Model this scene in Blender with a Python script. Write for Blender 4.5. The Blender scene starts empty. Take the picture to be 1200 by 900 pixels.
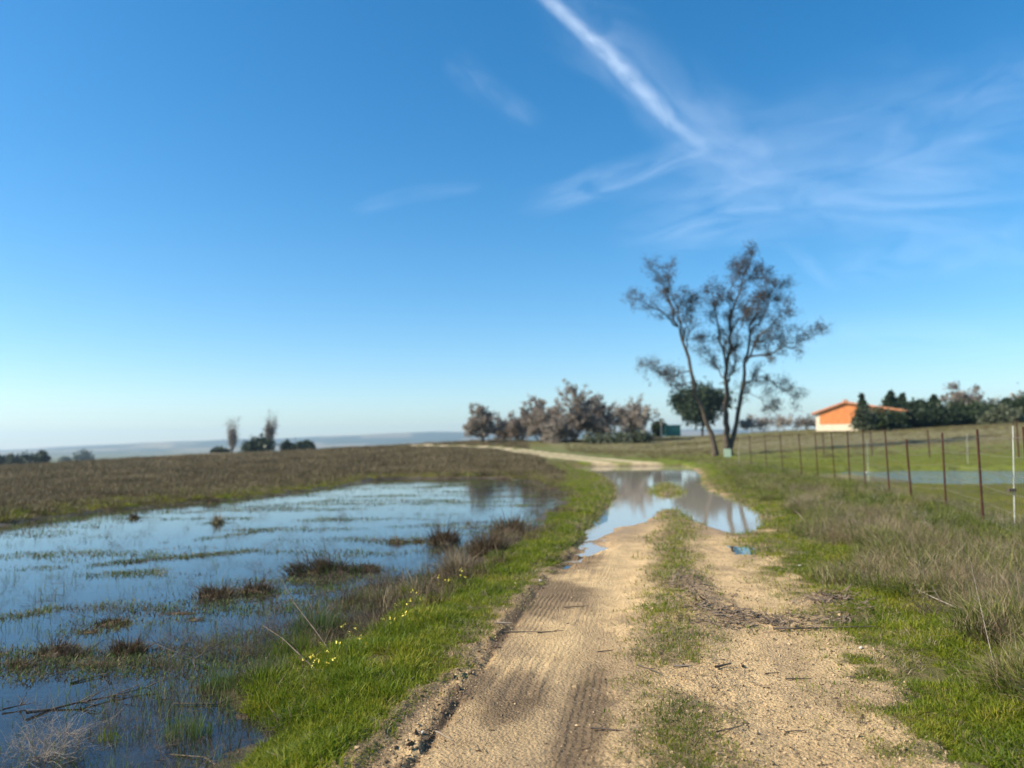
import bpy, math, random
import numpy as np
from mathutils import Vector, Matrix

random.seed(7)
rng = np.random.default_rng(7)
sc = bpy.context.scene
R = math.radians

# ------------------------------------------------------------------ camera
CAM_H = 1.65
FPX = 867.0                                   # focal length in 1200-wide photo pixels
PITCH = math.atan(72 / FPX)
ROLL = R(0.8)
_f = Vector((0, math.cos(PITCH), math.sin(PITCH)))
_r0 = Vector((1, 0, 0)); _u0 = _r0.cross(_f)
_r = _r0 * math.cos(ROLL) - _u0 * math.sin(ROLL)
_u = _u0 * math.cos(ROLL) + _r0 * math.sin(ROLL)
cam_d = bpy.data.cameras.new('camera'); cam = bpy.data.objects.new('camera', cam_d)
sc.collection.objects.link(cam); sc.camera = cam
cam_d.sensor_width = 36.0; cam_d.lens = 36.0 * FPX / 1200
cam_d.clip_start = 0.05; cam_d.clip_end = 120000
M = Matrix.Identity(4)
for i in range(3):
    M[i][0] = _r[i]; M[i][1] = _u[i]; M[i][2] = -_f[i]
M[2][3] = CAM_H
cam.matrix_world = M
cam_d.dof.use_dof = True
cam_d.dof.focus_distance = 4.9
cam_d.dof.aperture_fstop = (cam_d.lens / 1000) / 0.023

# ------------------------------------------------------------------ light
SUN_EL, SUN_AZ = 36.0, -101.0                   # azimuth measured from +Y towards +X
world = bpy.data.worlds.new('World'); sc.world = world
world.use_nodes = True
wn, wl = world.node_tree.nodes, world.node_tree.links
bg = wn['Background']
sky = wn.new('ShaderNodeTexSky'); sky.sky_type = 'NISHITA'; sky.sun_disc = False
sky.sun_elevation = R(SUN_EL); sky.sun_rotation = R(SUN_AZ)
sky.air_density = 1.0; sky.dust_density = 0.35; sky.ozone_density = 3.0; sky.altitude = 200
hs = wn.new('ShaderNodeHueSaturation')
hs.inputs['Saturation'].default_value = 1.39; hs.inputs['Hue'].default_value = .495
wl.new(sky.outputs[0], hs.inputs['Color']); wl.new(hs.outputs[0], bg.inputs[0])
bg.inputs[1].default_value = 0.103
sun_d = bpy.data.lights.new('sun', 'SUN'); sun_d.energy = 5.0; sun_d.angle = R(0.55)
sun_d.color = (1.0, 0.90, 0.75)
sun = bpy.data.objects.new('sun', sun_d); sc.collection.objects.link(sun)
sd = Vector((math.sin(R(SUN_AZ)) * math.cos(R(SUN_EL)), math.cos(R(SUN_AZ)) * math.cos(R(SUN_EL)), math.sin(R(SUN_EL))))
sun.rotation_euler = (-sd).to_track_quat('-Z', 'Y').to_euler()
sc.view_settings.view_transform = 'Standard'; sc.view_settings.look = 'None'
sc.view_settings.exposure = 0.85; sc.view_settings.gamma = 1.0
sc.cycles.volume_bounces = 0
sc.cycles.max_bounces = 6
sc.cycles.transparent_max_bounces = 16
sc.cycles.volume_step_rate = 5

# ------------------------------------------------------------------ noise and geometry helpers
def _hash(ix, iy, seed):
    h = (ix * 374761393 + iy * 668265263 + seed * 974711) & 0xffffffff
    h = ((h ^ (h >> 13)) * 1274126177) & 0xffffffff
    return ((h ^ (h >> 16)) & 0xffffff) / float(0xffffff)
def vnoise(x, y, seed=0):
    x = np.asarray(x, float); y = np.asarray(y, float)
    fx = np.floor(x); fy = np.floor(y)
    ix = fx.astype(np.int64); iy = fy.astype(np.int64)
    u = x - fx; v = y - fy
    u = u * u * (3 - 2 * u); v = v * v * (3 - 2 * v)
    a = _hash(ix, iy, seed); b = _hash(ix + 1, iy, seed)
    c = _hash(ix, iy + 1, seed); d = _hash(ix + 1, iy + 1, seed)
    return (a * (1 - u) + b * u) * (1 - v) + (c * (1 - u) + d * u) * v
def fbm(x, y, seed=0, oct=4, gain=0.5):
    s = 0; a = 1; t = 0
    for k in range(oct):
        s = s + a * vnoise(x * 2 ** k + 13.7 * k, y * 2 ** k - 7.1 * k, seed + k); t += a; a *= gain
    return s / t
def sstep(a, b, x):
    t = np.clip((np.asarray(x, float) - a) / (b - a), 0, 1); return t * t * (3 - 2 * t)
def lerp(a, b, t): return a + (b - a) * t

def sight(px, py):
    return _f + _r * ((px - 600) / FPX) - _u * ((py - 450) / FPX)
def at(px, py, z=0.0):
    """ground point at height z seen in the given direction"""
    v = sight(px, py); t = (z - CAM_H) / v.z
    return (v.x * t, v.y * t)
def at_y(px, py, Y):
    v = sight(px, py); t = Y / v.y
    return Vector((v.x * t, Y, CAM_H + v.z * t))

# terrain profile: bearing (tangent) -> list of (distance, height)
DIST = np.array([0, 20, 34, 50, 60, 90, 125, 200, 300, 450, 800, 2400, 3600, 5000, 6200, 7000.])
TT = np.array([-0.75, -0.35, -0.07, 0.20, 0.42, 0.72])
PROF = np.array([
 [.10, .10, .10, .10, .05, -.1, -.6, -2.0, -4.0, -6, -10, -14, -8, 6, 8, -14],
 [.08, .08, .08, .22, .32, .60, .95, 0.9, -1.0, -4, -10, -14, 10, 64, 66, -14],
 [.08, .08, .07, .28, .45, 1.1, 2.35, 2.3, 1.0, -2, -10, -14, 20, 100, 104, -14],
 [.08, .07, .05, .06, .42, 1.05, 2.6, 3.4, 3.4, 2, -6, -14, 20, 104, 100, -14],
 [.08, .08, .06, .30, .65, 2.3, 3.5, 3.8, 4.0, 4, 0, -14, 10, 70, 60, -14],
 [.08, .08, .06, .35, .75, 2.9, 3.7, 4.0, 4.0, 4, 2, -14, 10, 60, 60, -14]])
def terrain(x, y):
    x = np.asarray(x, float); y = np.asarray(y, float)
    d = np.hypot(x, y)
    az = np.arctan2(x, y)
    t = np.tan(np.clip(az, -1.2, 1.2))
    ti = np.clip(np.interp(t, TT, np.arange(len(TT))), 0, len(TT) - 1.0001)
    i0 = ti.astype(int); w = ti - i0; w = w * w * (3 - 2 * w)
    out = np.zeros(np.broadcast(x, y).shape)
    P = [np.interp(d, DIST, PROF[k]) for k in range(len(TT))]
    P = np.stack(P)
    a = np.take_along_axis(P, i0[None], 0)[0]; b = np.take_along_axis(P, np.minimum(i0 + 1, len(TT) - 1)[None], 0)[0]
    out = a * (1 - w) + b * w
    far = sstep(3000, 4600, d)
    out = out + far * (fbm(x / 700, y / 700, 5, 4) - .5) * 46
    return out

def sdf(x, y, poly):
    """signed distance, negative inside"""
    x = np.asarray(x, float); y = np.asarray(y, float)
    d = np.full(x.shape, 1e9); inside = np.zeros(x.shape, bool)
    n = len(poly)
    for i in range(n):
        ax, ay = poly[i]; bx, by = poly[(i + 1) % n]
        ex, ey = bx - ax, by - ay
        L = ex * ex + ey * ey + 1e-12
        t = np.clip(((x - ax) * ex + (y - ay) * ey) / L, 0, 1)
        d = np.minimum(d, np.hypot(x - ax - t * ex, y - ay - t * ey))
        c = (ay > y) != (by > y)
        xi = ax + (y - ay) / (by - ay + 1e-12) * ex
        inside ^= c & (x < xi)
    return np.where(inside, -d, d)
def pdist(x, y, line):
    """distance to open polyline"""
    d = np.full(np.asarray(x).shape, 1e9)
    for i in range(len(line) - 1):
        ax, ay = line[i]; bx, by = line[i + 1]
        ex, ey = bx - ax, by - ay
        L = ex * ex + ey * ey + 1e-12
        t = np.clip(((x - ax) * ex + (y - ay) * ey) / L, 0, 1)
        d = np.minimum(d, np.hypot(x - ax - t * ex, y - ay - t * ey))
    return d

# ------------------------------------------------------------------ plan of the place (world metres)
def P(*pts): return [at(*p) for p in pts]
# wheel track edges, as functions of the distance along it
_L = P((400, 1000), (485, 900), (553, 800), (583, 760), (637, 687), (697, 623), (722, 585), (722, 570), (706, 557), (668, 547))
_Rr = P((1260, 1000), (1125, 900), (1058, 820), (1003, 762), (962, 705), (905, 650), (893, 615), (862, 585), (835, 567), (825, 550))
def xl(y): return np.interp(y, [p[1] for p in _L], [p[0] for p in _L]) + (np.clip(2.9 - y, 0, 99) * -.12)
def xr(y): return np.interp(y, [p[1] for p in _Rr], [p[0] for p in _Rr])
POND = P((250, 1000), (318, 900), (338, 860), (300, 835), (305, 805), (352, 800), (362, 786), (380, 770), (428, 762), (440, 738), (492, 712),
         (520, 690), (572, 668), (596, 650), (634, 622), (672, 592), (660, 576), (636, 566), (612, 562), (560, 560), (520, 561), (470, 561), (430, 563),
         (400, 569), (370, 573), (300, 583), (200, 591), (100, 602), (0, 615), (-160, 640), (-500, 700), (-900, 1000), (-900, 1800), (-300, 1800))
PUD = P((690, 640), (688, 628), (690, 618), (702, 606), (724, 580), (722, 567), (704, 556), (662, 547), (720, 546.5), (800, 546), (812, 550), (822, 556), (822, 566),
        (830, 575), (868, 588), (894, 603), (893, 622), (868, 627), (832, 618), (806, 609), (790, 598), (770, 600), (756, 612), (742, 616), (722, 619), (708, 626))
FILM = [P((668, 648), (690, 634), (712, 632), (704, 646), (682, 656)), P((655, 662), (672, 654), (682, 662), (660, 670))]
ISLE = P((768, 572), (780, 567), (794, 571), (794, 579), (780, 583), (768, 579))
SMALL = P((858, 645), (884, 643), (884, 655), (862, 655))
RFLD = P((960, 560), (1000, 554), (1080, 552), (1160, 552), (1240, 553), (1400, 556), (1400, 572), (1240, 566), (1160, 567), (1080, 566), (1000, 565))
FARTRACK = [at(760, 547), (7.6, 56), (5.4, 63), (3.2, 74), (0, 90), (-4.5, 101), (-10, 108), (-16, 118)]
LITTER = P((800, 690), (822, 712), (850, 738), (880, 742), (930, 746), (1000, 738))
LIT2 = P((960, 722), (990, 712), (1010, 728))
# fence line posts: (base px, base py, top px, top py)
FENCE = [(1212, 655, 1200, 500), (1153, 622, 1145, 503), (1109, 601, 1104, 507), (1069, 592, 1062, 515), (1043, 585, 1037, 503), (1014, 573, 1011, 503), (996, 567, 993, 506),
         (979, 564, 974, 506), (959, 562, 955, 508), (940, 559, 936, 508), (918, 556, 914, 508), (899, 552, 896, 509), (881, 549, 878, 510), (866, 546, 864, 511)]
FENCE_XY = [at(a, b, 0.12) for a, b, c, d in FENCE]

def zones(x, y):
    """everything the ground and the vegetation need to know about a place"""
    z = {}
    nz = fbm(x * 1.3, y * 1.3, 11, 4) - .5
    n2 = fbm(x * 5, y * 5, 21, 3) - .5
    d = np.hypot(x, y)
    amp = np.clip(d / 25, .16, 1.0)
    pond = sdf(x, y, POND) + (nz * 1.0 + n2 * .25) * amp
    pud = sdf(x, y, PUD) + (nz * .5 + n2 * .2) * np.clip(d / 30, .2, .8)
    isle = sdf(x, y, ISLE) + n2 * .3
    pud = np.maximum(pud, -isle)
    small = sdf(x, y, SMALL) + n2 * .12
    rf = sdf(x, y, RFLD) + nz * 2 - 1.2
    a, b = xl(y), xr(y)
    w = np.maximum(b - a, .5)
    z['pond'], z['pud'], z['small'], z['rf'] = pond, pud, small, rf
    z['u'] = (x - a) / w; z['s'] = x - a; z['sr'] = b - x
    z['near'] = y < 52
    z['ft'] = pdist(x, y, FARTRACK)
    z['lit'] = np.minimum(pdist(x, y, LITTER), pdist(x, y, LIT2) - .05)
    z['d'] = d; z['nz'] = nz; z['n2'] = n2
    z['film'] = np.minimum(sdf(x, y, FILM[0]), sdf(x, y, FILM[1])) + n2 * .5
    z['fence'] = None
    return z

def height(x, y, Z=None, fine=True):
    if Z is None: Z = zones(x, y)
    base = terrain(x, y)
    d = Z['d']; nz, n2 = Z['nz'], Z['n2']
    near = 1 - sstep(48, 56, y); front = sstep(-6, 1, y) 
    u = Z['u']; s = Z['s'] + .20 * (1 - sstep(4, 7.5, y)) + n2 * .25; sr = Z['sr'] + n2 * .3 + nz * .3
    # rough land
    lum = (fbm(x * .8, y * .8, 31, 4) - .5) * .16 + n2 * .05
    h = base + lum + sstep(0, 60, d) * (fbm(x * .08, y * .08, 41, 3) - .5) * .5 * sstep(60, 110, d)
    # right verge ridge rises a little
    vr = sstep(0, 1.6, -sr) * (1 - sstep(3.2, 6.5, -sr))
    h = h + near * front * vr * .12
    # bank left of the track
    lb = sstep(0, .45, -s) * (1 - sstep(1.0, 2.2, -s))
    h = h + near * front * lb * (.05 - .03 * sstep(6, 9, y))
    # the track
    tz = np.interp(y, [0, 8, 11, 13, 52], [.115, .10, .07, .045, .03])
    h = lerp(h, tz + .012 + n2 * .05, near * front * (1 - sstep(.15, .8, -s)) * (s < .3))
    lane = np.where(u < .5, sstep(0, .10, s) * (1 - sstep(.32, .42, u + n2 * .08)), sstep(.58, .68, u + n2 * .08) * sstep(-.1, .5, sr))
    tmask = near * sstep(-.12, .03, s) * sstep(-.25, .35, sr)
    crown = tz + .028 * (1 - lane) + (n2 * .025 + (fbm(x * 14, y * 14, 51, 3) - .5) * .022) * (1 - .62 * lane)
    # shallow tyre grooves along the left wheel lane, torn edge of the rut
    g = (np.sin(Z['s'] * 52 + 3 * np.sin(y * .7)) * .0035 * sstep(.12, .2, Z['s']) * (1 - sstep(.55, .75, Z['s']))) * (fbm(x * 1.2, y * .6, 61, 2) > .42)
    g = g - .026 * np.exp(-((Z['s'] - .07 - .04 * (fbm(x * 3, y * 1.3, 65, 3) - .5)) / .032) ** 2) * sstep(.3, .6, fbm(x * 6, y * 2.2, 63, 3)) * (1 - sstep(6, 8.5, y))
    g = g + .05 * np.exp(-((Z['s'] + .02) / .06) ** 2) * (fbm(x * 16, y * 16, 62, 3) - .42) * (1 - sstep(5, 8, y)) 
    g = g - .018 * np.exp(-((Z['s'] - .85) / .14) ** 2) * (fbm(x * 2, y * .8, 64, 2))
    crown = crown + g * (1 - sstep(9, 16, d))
    h = lerp(h, crown, tmask)
    # litter across the right lane is slightly raised
    h = h + near * .02 * (1 - sstep(.1, .35, Z['lit'])) * (.3 + fbm(x * 18, y * 18, 71, 2))
    # far track
    ft = 1 - sstep(1.4, 2.4, Z['ft'])
    h = lerp(h, base + .02, ft * (1 - near))
    # flooded ground
    p = Z['pond']
    wet = 1 - sstep(-.5, .55, p)
    bed = -.015 - .16 * (1 - sstep(-3.5, -.1, p)) + nz * .10 + n2 * .035
    h = lerp(h, bed, wet * (1 - sstep(40, 50, y)))
    h = np.where((p < -.25) & (d > 7), np.minimum(h, -.008 + .0 * h), h)
    k = 1 - sstep(-.14, .24, Z['pud']); h = lerp(h, -.035 + n2 * .02, k)
    k = 1 - sstep(-.05, .25, Z['film']); h = lerp(h, .002 + n2 * .07, k)
    k = 1 - sstep(-.1, .12, Z['small']); h = lerp(h, .045, k)
    k = 1 - sstep(-.7, .7, Z['rf']); h = lerp(h, -.05, k)
    # everything that is not flooded stays above the water
    dry = (p > .3) & (Z['film'] > .35) & (Z['pud'] > .4) & (Z['rf'] > .8) & (d < 54)
    h = np.where(dry, np.maximum(h, .018 + .01 * n2), h)
    if fine:
        h = h + (fbm(x * 30, y * 30, 81, 2) - .5) * .012 * (1 - sstep(6, 12, d)) * (1 - .5 * tmask * lane)
    return h
def ground(x, y):
    a = np.array([x], float); b = np.array([y], float)
    return float(height(a, b)[0])
def on(px, py):
    v = sight(px, py); t = np.geomspace(2, 400, 1500)
    x = v.x * t; y = v.y * t; gap = CAM_H + v.z * t - height(x, y)
    i = int(np.argmax(gap < 0)); i = max(i, 1)
    w = gap[i - 1] / (gap[i - 1] - gap[i] + 1e-9); q = lerp(t[i - 1], t[i], w)
    return v.x * q, v.y * q, ground(v.x * q, v.y * q)

# ------------------------------------------------------------------ materials
def mat(name, base=(.5, .5, .5), rough=.8, spec=.3):
    m = bpy.data.materials.new(name); m.use_nodes = True
    b = m.node_tree.nodes['Principled BSDF']
    b.inputs['Base Color'].default_value = (*base, 1); b.inputs['Roughness'].default_value = rough
    b.inputs['Specular IOR Level'].default_value = spec
    return m, m.node_tree.nodes, m.node_tree.links, b
def N(nodes, t, **kw):
    n = nodes.new(t)
    for k, v in kw.items(): setattr(n, k, v)
    return n
def ramp(nodes, stops):
    r = nodes.new('ShaderNodeValToRGB'); e = r.color_ramp.elements
    while len(e) < len(stops): e.new(.5)
    for i, (p, c) in enumerate(stops):
        e[i].position = p; e[i].color = (*c, 1)
    return r
def noise_mat(name, stops, scale=4, rough=.85, bump=.2, bscale=None, detail=6, spec=.2):
    m, n, l, b = mat(name, rough=rough, spec=spec)
    tc = N(n, 'ShaderNodeTexCoord'); t = N(n, 'ShaderNodeTexNoise')
    t.inputs['Scale'].default_value = scale; t.inputs['Detail'].default_value = detail
    l.new(tc.outputs['Object'], t.inputs['Vector'])
    r = ramp(n, stops); l.new(t.outputs[0], r.inputs[0]); l.new(r.outputs[0], b.inputs['Base Color'])
    if bump:
        t2 = N(n, 'ShaderNodeTexNoise'); t2.inputs['Scale'].default_value = bscale or scale * 6; t2.inputs['Detail'].default_value = 4
        l.new(tc.outputs['Object'], t2.inputs['Vector'])
        bp = N(n, 'ShaderNodeBump'); bp.inputs['Strength'].default_value = bump; bp.inputs['Distance'].default_value = .02
        l.new(t2.outputs[0], bp.inputs['Height']); l.new(bp.outputs[0], b.inputs['Normal'])
    return m
def leaf_mat(name, stops, transl=.35, rough=.55, patch=1.2, spec=.25):
    """thin plant matter: colour varies per plant and by patch of ground, light passes through"""
    m, n, l, b = mat(name, rough=rough, spec=spec)
    oi = N(n, 'ShaderNodeObjectInfo'); geo = N(n, 'ShaderNodeNewGeometry')
    t = N(n, 'ShaderNodeTexNoise'); t.inputs['Scale'].default_value = patch; t.inputs['Detail'].default_value = 3
    l.new(geo.outputs['Position'], t.inputs['Vector'])
    a = N(n, 'ShaderNodeMath', operation='MULTIPLY'); a.inputs[1].default_value = .42
    l.new(oi.outputs['Random'], a.inputs[0])
    ri = N(n, 'ShaderNodeMath', operation='MULTIPLY'); ri.inputs[1].default_value = .30
    l.new(geo.outputs['Random Per Island'], ri.inputs[0])
    s = N(n, 'ShaderNodeMath', operation='ADD'); l.new(a.outputs[0], s.inputs[0]); l.new(ri.outputs[0], s.inputs[1])
    c = N(n, 'ShaderNodeMath', operation='MULTIPLY_ADD'); c.inputs[1].default_value = 1.1; c.inputs[2].default_value = -.40
    l.new(t.outputs[0], c.inputs[0])
    s2 = N(n, 'ShaderNodeMath', operation='ADD', use_clamp=True); l.new(s.outputs[0], s2.inputs[0]); l.new(c.outputs[0], s2.inputs[1])
    r = ramp(n, stops); l.new(s2.outputs[0], r.inputs[0]); l.new(r.outputs[0], b.inputs['Base Color'])
    tr = N(n, 'ShaderNodeBsdfTranslucent'); l.new(r.outputs[0], tr.inputs[0])
    mx = N(n, 'ShaderNodeMixShader'); mx.inputs[0].default_value = transl
    l.new(b.outputs[0], mx.inputs[1]); l.new(tr.outputs[0], mx.inputs[2])
    l.new(mx.outputs[0], n['Material Output'].inputs[0])
    return m

M_GRASS = leaf_mat('bank_grass', [(0, (.042, .085, .008)), (.38, (.125, .18, .010)), (.7, (.24, .26, .016)), (1, (.42, .34, .07))], .42, patch=1.8)
M_MOSS = leaf_mat('low_turf', [(0, (.055, .075, .010)), (.5, (.12, .15, .018)), (1, (.23, .20, .06))], .3)
M_VERGE = leaf_mat('verge_grass', [(0, (.04, .065, .012)), (.4, (.105, .14, .018)), (.7, (.20, .205, .045)), (1, (.38, .31, .14))], .38, patch=1.6)
M_STRAW = leaf_mat('dry_straw', [(0, (.10, .065, .035)), (.5, (.24, .18, .10)), (1, (.46, .38, .24))], .3, patch=2.)
M_BROWN = leaf_mat('dead_sedge', [(0, (.028, .019, .011)), (.5, (.085, .056, .030)), (1, (.21, .155, .08))], .2)
M_SCRUB = leaf_mat('field_scrub', [(0, (.04, .03, .015)), (.35, (.11, .085, .04)), (.7, (.20, .155, .08)), (1, (.31, .24, .14))], .2, patch=.22)
M_REED = leaf_mat('water_grass', [(0, (.05, .09, .02)), (.5, (.10, .15, .035)), (1, (.20, .21, .08))], .35)
M_FIELD = leaf_mat('field_grass', [(0, (.085, .12, .013)), (.5, (.18, .20, .018)), (1, (.32, .27, .05))], .4, patch=.3)
M_TWIG = noise_mat('grey_twig', [(.3, (.06, .045, .035)), (.7, (.17, .135, .10))], 8, bump=0)
M_PALETWIG = noise_mat('pale_twig', [(.3, (.20, .16, .12)), (.7, (.38, .32, .25))], 8, bump=0)
M_BARK = noise_mat('bark', [(.3, (.045, .035, .025)), (.7, (.13, .10, .075))], 3, bump=.5)
M_CHIP = noise_mat('weathered_chip', [(.25, (.055, .038, .026)), (.5, (.17, .125, .085)), (.75, (.40, .33, .24))], 14, bump=.4, bscale=60)
M_POST = noise_mat('rusty_steel', [(.3, (.035, .014, .010)), (.7, (.075, .028, .016))], 12, rough=.75, bump=.2)
M_WIRE, *_ = mat('galvanised_wire', (.20, .18, .14), .6)
M_WHITE, *_ = mat('white_plastic', (.52, .52, .46), .5)

# ------------------------------------------------------------------ object helpers
def link(o, parent=None):
    sc.collection.objects.link(o)
    if parent: o.parent = parent
    return o
def tag(o, label=None, cat=None, group=None, kind=None):
    if label: o['label'] = label
    if cat: o['category'] = cat
    if group: o['group'] = group
    if kind: o['kind'] = kind
    return o
def mesh_np(name, V, F, mats, smooth=False, uv=None):
    """V (n,3); F list of (m,k) arrays, possibly with material index"""
    me = bpy.data.meshes.new(name)
    V = np.asarray(V, np.float32)
    me.vertices.add(len(V)); me.vertices.foreach_set('co', V.ravel())
    loops = []; starts = []; tot = []; mi = []; c = 0
    for item in F:
        f, k = item if isinstance(item, tuple) else (item, 0)
        f = np.asarray(f, np.int32)
        if not len(f): continue
        loops.append(f.ravel()); n, w = f.shape
        starts.append(c + np.arange(n) * w); c += n * w
        mi.append(np.full(n, k))
    loops = np.concatenate(loops); starts = np.concatenate(starts); mi = np.concatenate(mi)
    me.loops.add(len(loops)); me.loops.foreach_set('vertex_index', loops.astype(np.int32))
    me.polygons.add(len(starts)); me.polygons.foreach_set('loop_start', starts.astype(np.int32))
    me.polygons.foreach_set('material_index', mi.astype(np.int32))
    for m in (mats if isinstance(mats, (list, tuple)) else [mats]): me.materials.append(m)
    me.update(calc_edges=True)
    me.polygons.foreach_set('use_smooth', np.full(len(starts), bool(smooth)))
    return me
def obj(name, me, parent=None, loc=(0, 0, 0), rz=0):
    o = bpy.data.objects.new(name, me); link(o, parent); o.location = loc; o.rotation_euler = (0, 0, rz); return o
def empty(name, loc, label, cat, group=None, rz=0):
    o = bpy.data.objects.new(name, None); link(o); o.location = loc; o.rotation_euler = (0, 0, rz)
    o.empty_display_size = .2
    return tag(o, label, cat, group)

def blades(base, h, w, lean, az, curve=.6, rs=None):
    """grass blades: arrays; returns V, [tri, quad]"""
    n = len(h)
    dx, dy = np.cos(az), np.sin(az)
    tw = rng.uniform(0, 2 * np.pi, n)
    wx, wy = np.cos(tw) * w / 2, np.sin(tw) * w / 2
    m = base + np.stack([dx * lean * h * .30, dy * lean * h * .30, h * .55], 1)
    t = base + np.stack([dx * lean * h * (.30 + curve), dy * lean * h * (.30 + curve), h * np.clip(1 - .35 * lean * curve, .2, 1)], 1)
    W = np.stack([wx, wy, 0 * wx], 1)
    V = np.stack([base - W, base + W, m + W * .75, m - W * .75, t], 1).reshape(-1, 3)
    i = np.arange(n)[:, None] * 5
    return V, [i + np.array([[0, 1, 2, 3]]), i + np.array([[3, 2, 4]])]
def blade_mesh(name, n, rad, hmin, hmax, w, lean, m, elong=1.0, sweep=None, curve=.6, ragged=False):
    r = rad * np.sqrt(rng.random(n)); a = rng.uniform(0, 2 * np.pi, n)
    if ragged: ph = rng.uniform(0, 6.28, 3); r = r * (.62 + .22 * np.sin(a * 2 + ph[0]) + .18 * np.sin(a * 5 + ph[1]) + .14 * np.sin(a * 9 + ph[2]))
    bx, by = r * np.cos(a) * elong, r * np.sin(a)
    fall = 1 - .5 * (r / rad) ** 2
    h = rng.uniform(hmin, hmax, n) * fall * (np.where(rng.random(n) < .12, rng.uniform(1.2, 2.0, n), 1) if ragged else 1)
    az = a + rng.normal(0, .7, n)
    ln = np.abs(rng.normal(lean, lean * .5, n)) * (.4 + r / rad)
    if sweep is not None:
        az = np.where(rng.random(n) < .75, sweep + rng.normal(0, .35, n), az); ln = ln * 1.5
    V, F = blades(np.stack([bx, by, np.full(n, -.02)], 1), h, np.full(n, w) * rng.uniform(.6, 1.3, n), ln, az, curve)
    return mesh_np(name, V, F, m)

class Tubes:
    """collects tapering tubes into one mesh"""
    def __init__(s): s.V = []; s.F = []; s.n = 0
    def add(s, pts, rads, k=4):
        pts = np.asarray(pts, float); m = len(pts)
        d = np.gradient(pts, axis=0); d /= np.linalg.norm(d, axis=1, keepdims=True) + 1e-9
        ref = np.array([0, 0, 1.]) if abs(d[0][2]) < .9 else np.array([1., 0, 0])
        a = np.cross(d, ref); a /= np.linalg.norm(a, axis=1, keepdims=True) + 1e-9
        b = np.cross(d, a)
        th = np.arange(k) * 2 * np.pi / k
        ring = pts[:, None] + (a[:, None] * np.cos(th)[None, :, None] + b[:, None] * np.sin(th)[None, :, None]) * np.asarray(rads)[:, None, None]
        s.V.append(ring.reshape(-1, 3))
        i = np.arange(m - 1)[:, None] * k + np.arange(k)[None]
        j = np.arange(m - 1)[:, None] * k + (np.arange(k) + 1)[None] % k
        s.F.append(np.stack([i, j, j + k, i + k], -1).reshape(-1, 4) + s.n)
        s.n += m * k
        return s
    def mesh(s, name, m, smooth=True): return mesh_np(name, np.concatenate(s.V), [np.concatenate(s.F)], m, smooth)

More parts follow.
